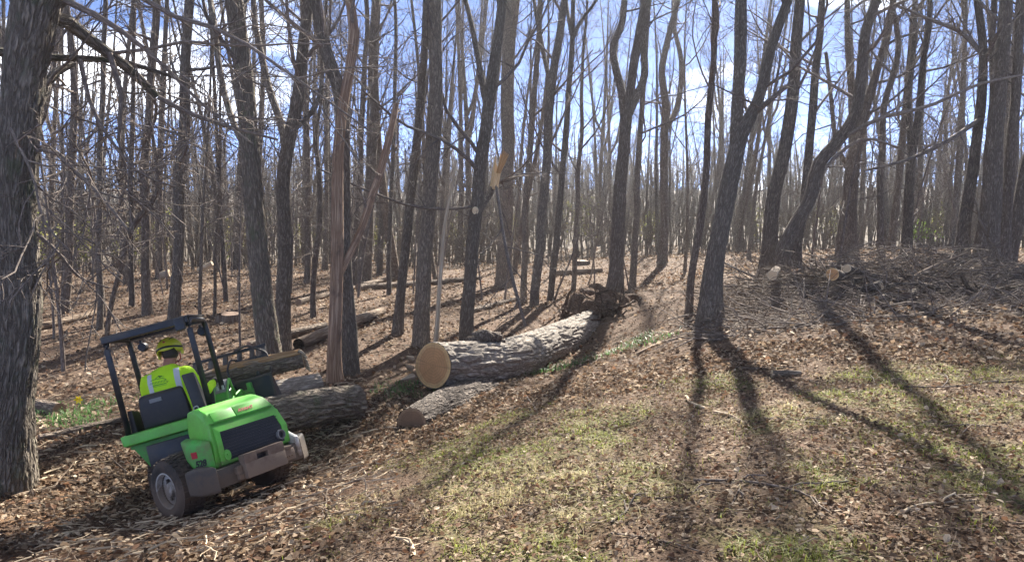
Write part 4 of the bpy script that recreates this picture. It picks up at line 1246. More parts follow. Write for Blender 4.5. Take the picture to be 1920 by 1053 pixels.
# most of the logging debris lies along the skid track
a = np.where(rng.random(n) < 0.5, R(25) + rng.normal(size=n) * 0.4, a)
L = 0.05 + 0.28 * rng.random(n) ** 2
dx, dy = np.cos(a) * L * 0.5, np.sin(a) * L * 0.5
P = np.stack([np.stack([x + s_ * dx + (rng.normal(size=n) * 0.012), y + s_ * dy, np.zeros(n)], -1) for s_ in (-1, 0, 1)], 1)
P[:, :, 2] = gz(P[:, :, 0], P[:, :, 1]) + 0.008 + 0.03 * rng.random((n, 1)) + 0.015 * rng.normal(size=(n, 3))
Rr = (0.0018 + 0.004 * rng.random((n, 1)) ** 2) * np.array([[1, 0.9, 0.5]])
V, q, B, _ = tubes(P, Rr, 3)
bt = Bag(); bt.add(V, q, B)
tag(link('twig_litter', bt.mesh('twig_litter'), M['rot_wood']), 'small broken twigs and bark bits scattered over the ground', 'twigs', kind='stuff')

nS = 1300
px_ = 20 + 720 * rng.random(nS); py_ = 800 + 250 * rng.random(nS)
p_ = np.array([at(a_, 900, 1.0) for a_ in px_]) - CAM
dd = 5.0 + 6.5 * rng.random(nS)
x = p_[:, 0] * dd; y = dd * 1.0
a = R(28) + rng.normal(size=nS) * 0.55
L = 0.07 + 0.3 * rng.random(nS) ** 2
P = np.stack([np.stack([x + s_ * np.cos(a) * L * 0.5 + rng.normal(size=nS) * 0.015, y + s_ * np.sin(a) * L * 0.5, x * 0], -1) for s_ in (-1, -0.3, 0.4, 1)], 1)
P[:, :, 2] = gz(P[:, :, 0], P[:, :, 1]) + 0.015 + 0.035 * rng.random((nS, 1)) + 0.012 * rng.normal(size=(nS, 4))
Rr = (0.004 + 0.009 * rng.random((nS, 1)) ** 2) * np.array([[0.7, 1, 0.9, 0.4]])
V, q, B, _ = tubes(P, Rr, 4)
bt = Bag(); bt.add(V, q, B)
tag(link('wood_splinters', bt.mesh('wood_splinters', False), M['pale_wood']), 'pale splinters and bark strips strewn round the loader', 'splinters', kind='stuff')

# green shoots by the felled trunk and the oak: daffodil leaves, two in flower
DG = NT('daffodil_leaf'); DG.color((0.09, 0.19, 0.05)); DG.set(Roughness=0.5)
M['shoot'] = leaf_mat('shoot', 0.45, 0.4)
def clump_of(label, px, py, n, spread, h, tintc=(0.10, 0.2, 0.06), group='green shoot clumps', lift=0):
    p = on_ground(px, py)
    xx = p[0] + rng.normal(size=n) * spread; yy = p[1] + rng.normal(size=n) * spread
    t = np.array([tintc]) * (0.6 + 0.8 * rng.random((n, 1)))
    me = blades('leaf_blades', xx, yy, h * (0.5 + 0.7 * rng.random(n)), np.full(n, 0.006), t, 0.9)
    o = thing('shoot_clump', label, 'plant', p, group)
    link('blades', shift(me, p), M['shoot'], o)['kind'] = 'stuff'
    return o, p
spots = [(748, 742, 'green shoots sprouting left of the sawn face'), (770, 728, 'second tuft of shoots under the sawn face'), (1025, 702, 'green shoots along the shaded side of the felled trunk'), (1060, 690, 'tuft of shoots further up along the felled trunk'),
         (1100, 680, 'shoots below the root plate, nearest tuft'), (1140, 668, 'shoots below the root plate, middle tuft'), (1180, 655, 'shoots below the root plate, right tuft'), (1235, 640, 'small green tuft right of the root plate'), (1195, 640, 'shoots close under the root plate'),
         (120, 790, 'daffodil leaves left of the loader, near the oak'), (160, 782, 'daffodil leaves between the oak and the loader'), (95, 775, 'daffodil leaves at the back of the oak'), (145, 800, 'lowest daffodil leaf clump left of the loader'), (185, 765, 'daffodil leaves nearest the loader canopy post')]
for (px, py, lb) in spots:
    clump_of(lb, px, py, 70, 0.17, 0.17, group=None)
k = NT('petal'); k.color((0.85, 0.68, 0.03)); k.set(Roughness=0.5); M['petal'] = k.m
for (px, py, lb) in ((57, 806, 'yellow daffodil flower right beside the oak foot'), (150, 770, 'yellow daffodil flowers left of the loader')):
    p = on_ground(px, py + 10)
    root = thing('daffodil', lb, 'flower', p)
    sb = Bag(); sb.tube([(0, 0, 0), (0.01, 0, 0.12), (0.015, -0.02, 0.24)], [0.006, 0.005, 0.005], 6)
    k2 = link('stem', sb.mesh('stem'), M['shoot'], root)
    me2 = k2.data; at2 = me2.attributes.new('tint', 'FLOAT_VECTOR', 'POINT'); at2.data.foreach_set('vector', np.tile([0.1, 0.2, 0.05], len(me2.vertices)).astype(np.float32))
    for j in range(6):
        a = j * 1.047
        d = np.array([math.cos(a), -0.25, math.sin(a)]); c = np.array([0.015, -0.03, 0.25])
        s_ = np.array([-math.sin(a), 0, math.cos(a)])
        V = np.array([c, c + d * 0.035 + s_ * 0.018, c + d * 0.07, c + d * 0.035 - s_ * 0.018])
        link('petal', np_mesh('petal', V, [np.array([[0, 1, 2, 3]])], False), M['petal'], root)
    cb_ = Bag(); cb_.tube([(0.015, -0.03, 0.25), (0.015, -0.055, 0.253), (0.015, -0.07, 0.255)], [0.012, 0.018, 0.024], 10)
    link('trumpet', cb_.mesh('trumpet'), M['petal'], root)

# budding shrubs in the middle distance
shrub_t = np.array([(0.34, 0.34, 0.07), (0.26, 0.30, 0.07), (0.42, 0.38, 0.12)])
for i, (px, py, d, s_) in enumerate(((100, 470, 30, 1), (170, 480, 36, .9), (250, 470, 38, 1), (300, 450, 40, 1.1), (470, 480, 46, 1.2), (420, 470, 44, 1.1), (560, 490, 48, .9), (620, 485, 50, 1), (720, 470, 46, 1), (860, 480, 52, 1), (960, 470, 50, 1.1), (1085, 450, 48, 1.3), (1110, 440, 50, 1.4), (1220, 460, 50, 1), (1420, 455, 52, 1), (1560, 455, 50, 1), (1725, 462, 36, .4), (1760, 455, 48, 1))):
    p = at(px, py, d); x0, y0 = p[0], p[1]; g = float(gz(x0, y0))
    root = thing('budding_shrub', ['bright green budding shrub behind the brush pile, left of the right-edge cluster', 'yellow-green budding shrub far among the trunks'][i != 16], 'shrub', (x0, y0, g), None if i == 16 else 'budding shrubs')
    ns = 9
    u = np.linspace(0, 1, 6)
    dirs = rng.normal(size=(ns, 2)) * 0.5
    P = np.stack([dirs[:, :1] * u * 1.2 * s_, dirs[:, 1:] * u * 1.2 * s_, np.tile((2.2 + rng.random((ns, 1))) * s_ * u, 1)], -1)
    P = P + rng.normal(size=P.shape) * 0.04
    Rr = np.full((ns, 1), 0.012) * (1 - 0.7 * u)
    b = crown_bag(P, Rr, 2, k1=7, k2=3, k3=0, u0=0.25, len1=(0.4, 0.9), up=0.05)
    V, q, B, _ = tubes(P, Rr, 4); b.add(V, q, B)
    link('stems', b.mesh('stems'), M['twig'], root)
    allp = np.concatenate([v for v in b.V]); m = 330 if i != 16 else 190
    c = allp[rng.integers(0, len(allp), m)] + rng.normal(size=(m, 3)) * 0.05
    c = c[c[:, 2] > 0.4]; m = len(c)
    u1 = rng.normal(size=(m, 3)); u1 /= np.linalg.norm(u1, axis=1, keepdims=True); u2 = np.cross(u1, rng.normal(size=(m, 3))); u2 /= np.linalg.norm(u2, axis=1, keepdims=True)
    sz = (0.035 + 0.03 * rng.random((m, 1)))
    V = np.stack([c - u1 * sz, c + u2 * sz * 0.6, c + u1 * sz, c - u2 * sz * 0.6], 1).reshape(-1, 3)
    q = np.arange(m)[:, None] * 4 + np.array([[0, 1, 2, 3]])
    t = shrub_t[rng.integers(0, 3, m)] if i != 16 else np.tile([[0.28, 0.42, 0.07]], (m, 1))
    lf = link('buds', np_mesh('buds', V, [q], False, {'tint': np.repeat(t, 4, 0)}), M['shoot'], root)
    lf['kind'] = 'stuff'
# ------------------------------------------------------------------ the green articulated loader
def paint(name, c, rough=0.4, dirt=(0.16, 0.11, 0.075), amount=0.5, scale=6.0, metal=0.0, lo=0.48, hi=0.75, bumpy=0.0):
    k = NT(name)
    o = k.obj()
    n = k.noise(o, scale, 6, 0.65)
    n2 = k.noise(o, scale * 9, 4, 0.6)
    f = k.ramp(k.math('ADD', k.math('MULTIPLY', n, 0.75), k.math('MULTIPLY', n2, 0.25)), [(lo, (0, 0, 0)), (hi, (amount,) * 3)])
    sz = k.n('ShaderNodeSeparateXYZ'); k.l(o, sz.inputs[0])          # mud thrown up from the wheels
    mr = k.n('ShaderNodeMapRange'); mr.inputs[1].default_value = 0.62; mr.inputs[2].default_value = 0.12; mr.inputs[3].default_value = 0.0; mr.inputs[4].default_value = 1.0
    k.l(sz.outputs[2], mr.inputs[0])
    spl = k.ramp(k.math('ADD', k.math('MULTIPLY', mr.outputs[0], 0.55), k.math('MULTIPLY', k.noise(o, 13, 6, 0.7), 0.62)), [(0.5, (0, 0, 0)), (0.68, (0.85, 0.85, 0.85))])
    f = k.math('MAXIMUM', f, spl)
    k.color(k.mix(f, k.mix(k.math('MULTIPLY', n2, 0.25), c, tuple(x * 0.75 for x in c)), dirt))
    rr = k.n('ShaderNodeMapRange')
    rr.inputs[3].default_value = rough; rr.inputs[4].default_value = 0.85
    k.l(f, rr.inputs[0]); k.l(rr.outputs[0], k.b.inputs['Roughness'])
    k.set(Metallic=metal)
    if bumpy:
        k.bump(n2, bumpy, 0.004)
    return k.m
M['green'] = paint('loader_green', (0.13, 0.52, 0.06), 0.42, amount=0.6, lo=0.44, hi=0.78, bumpy=0.08)
M['green_dirty'] = paint('loader_green_dirty', (0.06, 0.42, 0.05), 0.45, dirt=(0.17, 0.13, 0.08), amount=0.75, lo=0.4, hi=0.65)
M['black_steel'] = paint('black_steel', (0.016, 0.017, 0.02), 0.38, amount=0.35)
M['dark_steel'] = paint('dark_steel', (0.05, 0.047, 0.045), 0.6, dirt=(0.115, 0.085, 0.062), amount=0.8, lo=0.38, hi=0.66, bumpy=0.5)
M['rusty'] = paint('rusty_steel', (0.13, 0.085, 0.06), 0.7, dirt=(0.21, 0.16, 0.12), amount=0.8, scale=9, bumpy=0.4)
M['rubber'] = paint('tyre_rubber', (0.022, 0.02, 0.018), 0.8, dirt=(0.13, 0.09, 0.065), amount=0.75, lo=0.4, hi=0.7, bumpy=0.3)
M['rim'] = paint('wheel_rim', (0.52, 0.51, 0.48), 0.5, amount=0.6)
M['vinyl'] = paint('seat_vinyl', (0.018, 0.018, 0.02), 0.5, amount=0.25)
M['liner'] = paint('roof_liner', (0.50, 0.42, 0.30), 0.8, amount=0.3)
M['grey_plastic'] = paint('grey_plastic', (0.22, 0.22, 0.22), 0.5, amount=0.4)
M['pale_steel'] = paint('pale_steel', (0.55, 0.55, 0.52), 0.45, amount=0.5)
k = NT('decal_red'); k.color((0.42, 0.02, 0.035)); k.set(Roughness=0.4); M['red'] = k.m
k = NT('decal_dark'); k.color((0.015, 0.018, 0.016)); k.set(Roughness=0.45); M['ink'] = k.m
k = NT('grille_mesh')
vv = k.n('ShaderNodeTexChecker'); vv.inputs['Scale'].default_value = 160; k.l(k.obj(), vv.inputs['Vector'])
vv.inputs[1].default_value = (0.012, 0.012, 0.014, 1); vv.inputs[2].default_value = (0.05, 0.05, 0.056, 1)
k.l(vv.outputs[0], k.b.inputs['Base Color']); k.set(Roughness=0.6); M['grille'] = k.m

ROT4 = Matrix([[*LOADER_ROT[i], 0] for i in range(3)] + [[0, 0, 0, 1]])
# orthonormalise
ROT4 = ROT4.to_quaternion().normalized().to_matrix().to_4x4()
REAR4 = Matrix([[*REAR_ROT[i], 0] for i in range(3)] + [[0, 0, 0, 1]])
I4 = Matrix.Identity(4)
RZ = REAR4
RW = REAR4.copy()
loader = thing('compact_loader', 'bright green articulated compact loader tilting down the bank', 'loader', LOADER_POS)
loader.matrix_world = Matrix.Translation(LOADER_POS) @ ROT4

def box(bm, lo, hi, bev=0.0, taper=None, seg=2):
    lo, hi = Vector(lo), Vector(hi)
    r = bmesh.ops.create_cube(bm, size=1.0)
    vs = r['verts']
    for v in vs:
        for i in range(3):
            v.co[i] = lo[i] + (v.co[i] + 0.5) * (hi[i] - lo[i])
    if bev:
        es = list({e for v in vs for e in v.link_edges})
        bmesh.ops.bevel(bm, geom=es, offset=bev, segments=seg, affect='EDGES', profile=0.6)

def hull(bm, pts, bev=0.0, seg=2):
    """convex solid through points"""
    vs = [bm.verts.new(p) for p in pts]
    r = bmesh.ops.convex_hull(bm, input=vs)
    junk = [g for g in r['geom_interior'] + r['geom_unused'] if isinstance(g, bmesh.types.BMVert)]
    bmesh.ops.delete(bm, geom=junk, context='VERTS')
    fs = [g for g in r['geom'] if isinstance(g, bmesh.types.BMFace)]
    bmesh.ops.dissolve_limit(bm, angle_limit=0.02, verts=list({v for f in fs if f.is_valid for v in f.verts}), edges=list({e for f in fs if f.is_valid for e in f.edges}))
    if bev:
        vs = [v for v in vs if v.is_valid]
        es = list({e for v in vs for e in v.link_edges})
        bmesh.ops.bevel(bm, geom=es, offset=bev, segments=seg, affect='EDGES', profile=0.6)

hood_ref = [None]
def part(name, fn, m, parent=loader, mat=I4, smooth=True, label=None):
    bm = bmesh.new()
    fn(bm)
    if mat is RZ:                            # the engine half narrows on its left
        for v in bm.verts:
            if parent is hood_ref[0] or name == 'hood':
                v.co.z = 0.39 + (v.co.z - 0.39) * 1.14 if v.co.z > 0.39 else v.co.z
            if v.co.x < 0.1:
                v.co.x = 0.1 + (v.co.x - 0.1) * 0.74
    bm.normal_update()
    bm.transform(mat)
    me = bpy.data.meshes.new(name)
    bm.to_mesh(me); bm.free()
    if smooth:
        me.polygons.foreach_set('use_smooth', [True] * len(me.polygons))
        me.set_sharp_from_angle(angle=R(35))
    o = link(name, me, M[m], parent)
    if label:
        o['label'] = label
    return o

def tubepart(name, pts, r, m, parent=loader, mat=I4, sides=10, n=None, closed_ends=True):
    P = np.asarray(pts, float)
    P4 = [mat @ Vector(p) for p in P]
    b = Bag()
    if np.ndim(r) == 0:
        r = [r] * len(P)
    if n:
        Q, rr = dense(np.array(P4), r, n)
    else:
        Q, rr = np.array(P4), np.array(r)
    b.tube(Q, rr, sides)
    if closed_ends:
        c = b.n
        base = np.arange(sides)
        b.add(np.array([Q[0], Q[-1]]), np.zeros((0, 3), int))
        last = c - sides + base
        b.F.setdefault(3, []).append(np.concatenate([np.stack([np.roll(base, -1), base, np.full(sides, c)], -1), np.stack([last, np.roll(last, -1), np.full(sides, c + 1)], -1)]))
    return link(name, b.mesh(name), M[m], parent)

def bend(pts, r=0.09, n=5):
    """round the corners of a polyline"""
    P = [np.asarray(p, float) for p in pts]
    out = [P[0]]
    for i in range(1, len(P) - 1):
        a, b, c = P[i - 1], P[i], P[i + 1]
        u = (a - b) / np.linalg.norm(a - b); v = (c - b) / np.linalg.norm(c - b)
        s, e = b + u * r, b + v * r
        for t in np.linspace(0, 1, n):
            out.append((1 - t) ** 2 * s + 2 * t * (1 - t) * b + t * t * e)
    out.append(P[-1])
    return np.array(out)

# --- rear half: hood, grille, bumper, counterweights, wheels
def lathe(bm, prof, c, seg=40):
    """profile (radius, x) turned about the x axis through c"""
    rings = []
    for r_, x_ in prof:
        rings.append([bm.verts.new((c[0] + x_, c[1] + r_ * math.cos(a * 2 * math.pi / seg), c[2] + r_ * math.sin(a * 2 * math.pi / seg))) for a in range(seg)])
    for i in range(len(rings) - 1):
        for j in range(seg):
            bm.faces.new((rings[i][j], rings[i][(j + 1) % seg], rings[i + 1][(j + 1) % seg], rings[i + 1][j]))

def wheel(c, sgn, mat):
    root = part('wheel', lambda bm: lathe(bm, [(0.05, -0.02 * sgn), (0.06, 0.05 * sgn), (0.10, 0.06 * sgn)], c, 16), 'dark_steel', mat=mat)
    w = 0.125
    def tyre(bm):
        lathe(bm, [(0.165, -w * 0.9), (0.20, -w), (0.255, -w * 0.98), (0.285, -w * 0.8), (0.292, -w * 0.4), (0.294, 0), (0.292, w * 0.4), (0.285, w * 0.8), (0.255, w * 0.98), (0.20, w), (0.165, w * 0.9), (0.15, w * 0.5), (0.15, -w * 0.5), (0.165, -w * 0.9)], c, 48)
        for i in range(30):                      # block tread
            a = i * 2 * math.pi / 30
            for j, xo in enumerate((-0.085, -0.03, 0.03, 0.085)):
                aa = a + (0.1 if j % 2 else 0)
                rr = 0.296 if abs(xo) < 0.05 else 0.290
                m4 = Matrix.Translation((c[0] + xo, c[1] + rr * math.cos(aa), c[2] + rr * math.sin(aa))) @ Matrix.Rotation(aa - math.pi / 2, 4, 'X')
                r = bmesh.ops.create_cube(bm, size=1.0, matrix=m4 @ Matrix.Diagonal((0.046, 0.036, 0.016, 1)))
    part('tyre', tyre, 'rubber', root, mat)
    s = sgn
    part('rim', lambda bm: lathe(bm, [(0.185, w * 0.7 * s), (0.172, w * 0.97 * s), (0.160, w * 0.95 * s), (0.150, w * 0.45 * s), (0.12, w * 0.35 * s), (0.075, w * 0.42 * s), (0.06, w * 0.75 * s), (0.0, w * 0.78 * s)], c, 36), 'rim', root, mat)
    def nuts(bm):
        for i in range(5):
            a = i * 2 * math.pi / 5
            m4 = Matrix.Translation((c[0] + w * 0.48 * s, c[1] + 0.095 * math.cos(a), c[2] + 0.095 * math.sin(a))) @ Matrix.Rotation(math.pi / 2, 4, 'Y')
            bmesh.ops.create_cone(bm, cap_ends=True, segments=6, radius1=0.014, radius2=0.012, depth=0.03, matrix=m4)
    part('wheel_nuts', nuts, 'dark_steel', root, mat)['kind'] = 'stuff'
wheel((-0.41, -0.59, 0.295), -1, RW)
wheel((0.56, -0.63, 0.288), 1, RW)
wheel((-0.42, 0.80, 0.288), -1, I4)
wheel((0.42, 0.80, 0.288), 1, I4)

def hood_fn(bm):
    # cross sections front to back, left to right; tapering towards the rear
    hull(bm, [(-0.30, -0.62, 0.42), (0.50, -0.50, 0.42), (-0.31, -0.62, 0.76), (0.50, -0.50, 0.80), (-0.27, -0.64, 0.88), (0.44, -0.50, 0.90),
              (-0.40, -1.06, 0.36), (0.60, -1.06, 0.36), (-0.38, -1.08, 0.55), (0.58, -1.08, 0.55), (-0.345, -1.05, 0.72), (0.535, -1.05, 0.72),
              (-0.30, -0.98, 0.835), (0.47, -0.98, 0.835), (-0.31, -0.85, 0.89), (0.46, -0.85, 0.89)], 0.03, 3)
hood = part('hood', hood_fn, 'green', mat=RZ)
hood_ref[0] = hood
# raised surround of the grille
def surround(bm):
    out = [(-0.33, -1.083, 0.39), (0.57, -1.083, 0.39), (0.565, -1.095, 0.55), (0.515, -1.07, 0.70), (-0.31, -1.07, 0.70), (-0.33, -1.095, 0.55)]
    inn = [(-0.255, -1.088, 0.41), (0.50, -1.088, 0.41), (0.495, -1.10, 0.55), (0.455, -1.085, 0.655), (-0.25, -1.085, 0.655), (-0.262, -1.10, 0.55)]
    n = len(out)
    A = [bm.verts.new(p) for p in out]; B = [bm.verts.new((p[0], p[1] - 0.012, p[2])) for p in inn]; Cc = [bm.verts.new((p[0], p[1] + 0.03, p[2])) for p in inn]
    O = [bm.verts.new((p[0] * 0.995, p[1] - 0.014, p[2])) for p in out]
    for i in range(n):
        j = (i + 1) % n
        bm.faces.new((A[i], A[j], O[j], O[i])); bm.faces.new((O[i], O[j], B[j], B[i])); bm.faces.new((B[i], B[j], Cc[j], Cc[i]))
part('grille_surround', surround, 'green', hood, RZ, smooth=False)
part('grille', lambda bm: hull(bm, [(-0.262, -1.098, 0.40), (0.51, -1.098, 0.40), (0.50, -1.104, 0.55), (0.46, -1.086, 0.66), (-0.252, -1.086, 0.66), (-0.268, -1.104, 0.55), (-0.25, -1.06, 0.40), (0.5, -1.06, 0.40), (0.45, -1.06, 0.66), (-0.25, -1.06, 0.66)]), 'grille', hood, RZ, smooth=False)
for i in range(9):
    z_ = 0.43 + i * 0.026
    part('grille_bar', lambda bm: box(bm, (-0.245, -1.112, z_), (0.47, -1.1, z_ + 0.006)), 'black_steel', hood, RZ, smooth=False)
part('latch', lambda bm: lathe_y(bm), 'green', hood, RZ) if False else None
def disc_y(bm, c, r, d, seg=24):
    bmesh.ops.create_cone(bm, cap_ends=True, segments=seg, radius1=r, radius2=r * 0.92, depth=d, matrix=Matrix.Translation(c) @ Matrix.Rotation(math.pi / 2, 4, 'X'))
part('latch_boss', lambda bm: (disc_y(bm, (-0.235, -1.105, 0.455), 0.048, 0.03), disc_y(bm, (-0.235, -1.122, 0.46), 0.011, 0.02, 10)), 'green', hood, RZ)
ex = part('exhaust_pipe', lambda bm: lathe_ring(bm, (0.462, -1.12, 0.475), 0.042, 0.03, 0.06), 'black_steel', hood, RZ) if False else None
def ring_y(bm, c, ro, ri, d, seg=24):
    rr = [(ro, 0.0), (ro, -d), (ri, -d), (ri, 0.02)]
    rings = [[bm.verts.new((c[0] + r_ * math.cos(a * 2 * math.pi / seg), c[1] + y_, c[2] + r_ * math.sin(a * 2 * math.pi / seg))) for a in range(seg)] for r_, y_ in rr]
    for i in range(3):
        for j in range(seg):
            bm.faces.new((rings[i][j], rings[i][(j + 1) % seg], rings[i + 1][(j + 1) % seg], rings[i + 1][j]))
part('exhaust_pipe', lambda bm: ring_y(bm, (0.455, -1.09, 0.475), 0.043, 0.035, 0.055), 'grey_plastic', hood, RZ)
part('exhaust_bore', lambda bm: disc_y(bm, (0.455, -1.10, 0.475), 0.036, 0.02), 'black_steel', hood, RZ)
part('seam', lambda bm: box(bm, (-0.325, -1.075, 0.735), (0.50, -1.04, 0.741)), 'green_dirty', hood, RZ, smooth=False)
part('recess_panel', lambda bm: hull(bm, [(-0.25, -1.052, 0.745), (0.07, -1.052, 0.745), (0.07, -1.0, 0.825), (-0.25, -1.0, 0.825), (-0.25, -1.03, 0.74), (0.07, -1.03, 0.74), (0.07, -0.98, 0.82), (-0.25, -0.98, 0.82)], 0.004), 'green', hood, RZ)
part('name_panel', lambda bm: hull(bm, [(0.08, -1.056, 0.745), (0.48, -1.056, 0.745), (0.45, -1.004, 0.825), (0.08, -1.004, 0.825), (0.08, -1.03, 0.74), (0.48, -1.03, 0.74), (0.45, -0.98, 0.82), (0.08, -0.98, 0.82)], 0.004), 'green', hood, RZ)

def lettering(name, txt, size, m, parent, mat, shear=0.0, bold=0.0):
    cu = bpy.data.curves.new(name, 'FONT')
    cu.body = txt; cu.size = size; cu.shear = shear; cu.extrude = 0.0012; cu.offset = bold
    cu.align_x = 'CENTER'; cu.align_y = 'CENTER'
    tmp = bpy.data.objects.new(name, cu)
    col.objects.link(tmp)
    me = bpy.data.meshes.new_from_object(tmp.evaluated_get(bpy.context.evaluated_depsgraph_get()))
    bpy.data.objects.remove(tmp); bpy.data.curves.remove(cu)
    me.name = name
    me.transform(mat)
    me.materials.clear()
    return link(name, me, M[m], parent)
def frame(o, xdir, ydir):
    x = Vector(xdir).normalized(); z = x.cross(Vector(ydir)).normalized(); y = z.cross(x)
    m4 = Matrix((x, y, z)).transposed().to_4x4(); m4.translation = Vector(o)
    return m4
lettering('lettering', 'AVANT', 0.052, 'red', hood, RZ @ frame((0.20, -1.038, 0.836), (1, 0, 0), (0, 0.52, 0.86)), 0.25, 0.001)
# side fender with the model number
def fender_fn(bm):
    hull(bm, [(-0.40, -1.09, 0.36), (-0.40, -1.09, 0.64), (-0.47, -1.05, 0.36), (-0.47, -1.05, 0.62), (-0.545, -0.80, 0.50), (-0.53, -0.80, 0.66), (-0.52, -0.93, 0.36), (-0.50, -0.70, 0.70), (-0.40, -0.70, 0.72), (-0.40, -0.70, 0.5), (-0.54, -0.88, 0.44)], 0.018, 2)
fender = part('fender', fender_fn, 'green_dirty', mat=RZ, label='mud-streaked green fender panel')
part('fender', lambda bm: hull(bm, [(0.59, -1.07, 0.36), (0.57, -1.07, 0.62), (0.62, -0.80, 0.50), (0.60, -0.80, 0.66), (0.60, -0.95, 0.36), (0.52, -0.70, 0.70), (0.5, -0.70, 0.5)], 0.018, 2), 'green_dirty', mat=RZ)
def put_on(o, origin, direc):
    """distance along a ray to a part, in loader space"""
    bm = bmesh.new(); bm.from_mesh(o.data); bv = BVHTree.FromBMesh(bm); bm.free()
    return bv.ray_cast(Vector(origin), Vector(direc))
dcl = (RZ.to_3x3() @ Vector((0.75, 0.66, 0))).normalized()
for nm, txt, sz, mm, y_, z_ in (('model_number', '528', 0.085, 'ink', -1.00, 0.455), ('red_badge', None, 0.07, 'red', -0.935, 0.545)):
    st_ = RZ @ Vector((-0.75, y_ - 0.33, z_))
    loc, nr, _, _ = put_on(fender, st_, dcl)
    if loc is None:
        continue
    xdir = Vector((0, 0, 1)).cross(nr)
    f4 = frame(loc + nr * 0.003, xdir, (0, 0, 1))
    if txt:
        lettering(nm, txt, sz, mm, fender, f4, 0.2, 0.004)
    else:
        def badge(bm):
            box(bm, (-0.038, -0.03, -0.001), (0.038, 0.03, 0.0015))
        part(nm, badge, mm, fender, f4, smooth=False)
# bumper
part('bumper', lambda bm: hull(bm, [(-0.50, -1.17, 0.19), (0.62, -1.17, 0.19), (-0.50, -1.17, 0.365), (0.62, -1.17, 0.365), (-0.52, -0.95, 0.19), (0.64, -0.95, 0.19), (-0.52, -0.95, 0.37), (0.64, -0.95, 0.37)], 0.02), 'dark_steel', mat=RZ)
part('corner_weight', lambda bm: hull(bm, [(-0.49, -1.20, 0.16), (-0.49, -1.20, 0.40), (-0.66, -1.07, 0.17), (-0.66, -1.07, 0.43), (-0.70, -0.90, 0.20), (-0.70, -0.90, 0.42), (-0.49, -0.92, 0.16), (-0.49, -0.92, 0.44)], 0.03, 3), 'dark_steel', mat=RZ)
part('corner_weight', lambda bm: hull(bm, [(0.61, -1.18, 0.16), (0.61, -1.18, 0.40), (0.76, -1.07, 0.17), (0.76, -1.07, 0.43), (0.80, -0.90, 0.20), (0.80, -0.90, 0.42), (0.61, -0.92, 0.16), (0.61, -0.92, 0.44)], 0.03, 3), 'dark_steel', mat=RZ)
part('corner_guard', lambda bm: hull(bm, [(0.56, -1.185, 0.22), (0.605, -1.185, 0.22), (0.56, -1.185, 0.42), (0.605, -1.185, 0.42), (0.56, -0.98, 0.22), (0.605, -0.98, 0.22), (0.56, -1.05, 0.50), (0.60, -1.05, 0.50)], 0.012), 'pale_steel', mat=RZ)
def plate(bm):
    # rusty hitch weight with a slot: built from a frame of boxes
    x0, x1, z0, z1, y0, y1 = -0.16, 0.36, 0.20, 0.43, -1.27, -1.175
    sx0, sx1, sz0, sz1 = 0.03, 0.17, 0.345, 0.395
    box(bm, (x0, y0, z0), (x1, y1, sz0), 0.012)
    box(bm, (x0, y0 + 0.002, sz0 - 0.004), (sx0, y1, z1), 0.012)
    box(bm, (sx1, y0 + 0.002, sz0 - 0.004), (x1, y1, z1), 0.012)
    box(bm, (sx0 - 0.01, y0 + 0.004, sz1), (sx1 + 0.01, y1, z1 - 0.002), 0.008)
hitch = part('hitch_weight', plate, 'rusty', mat=RZ)
part('slot_back', lambda bm: box(bm, (0.02, -1.2, 0.33), (0.18, -1.18, 0.40)), 'black_steel', hitch, RZ, smooth=False)
part('hitch_bracket', lambda bm: (box(bm, (-0.235, -1.215, 0.21), (-0.165, -1.172, 0.34), 0.008), box(bm, (-0.255, -1.225, 0.27), (-0.225, -1.172, 0.33), 0.006)), 'rusty', mat=RZ)
part('hitch_bracket', lambda bm: (box(bm, (0.365, -1.215, 0.22), (0.50, -1.172, 0.33), 0.008), box(bm, (0.38, -1.225, 0.33), (0.47, -1.172, 0.36), 0.006)), 'rusty', mat=RZ)
def bolts(xs, z_):
    for x_ in xs:
        part('bolt', lambda bm: disc_y(bm, (x_, -1.222, z_), 0.010, 0.014, 8), 'rusty', hitch, RZ, smooth=False)
bolts((-0.21, -0.185, 0.40, 0.43, 0.46), 0.26)
part('rear_chassis', lambda bm: box(bm, (-0.38, -1.0, 0.2), (0.48, -0.05, 0.44), 0.02), 'black_steel', mat=RZ)
part('axle', lambda bm: box(bm, (-0.5, -0.69, 0.25), (0.5, -0.57, 0.33), 0.02), 'dark_steel', mat=RZ)
part('pivot', lambda bm: bmesh.ops.create_cone(bm, cap_ends=True, segments=20, radius1=0.11, radius2=0.11, depth=0.34, matrix=Matrix.Translation((0, 0, 0.42))), 'dark_steel')

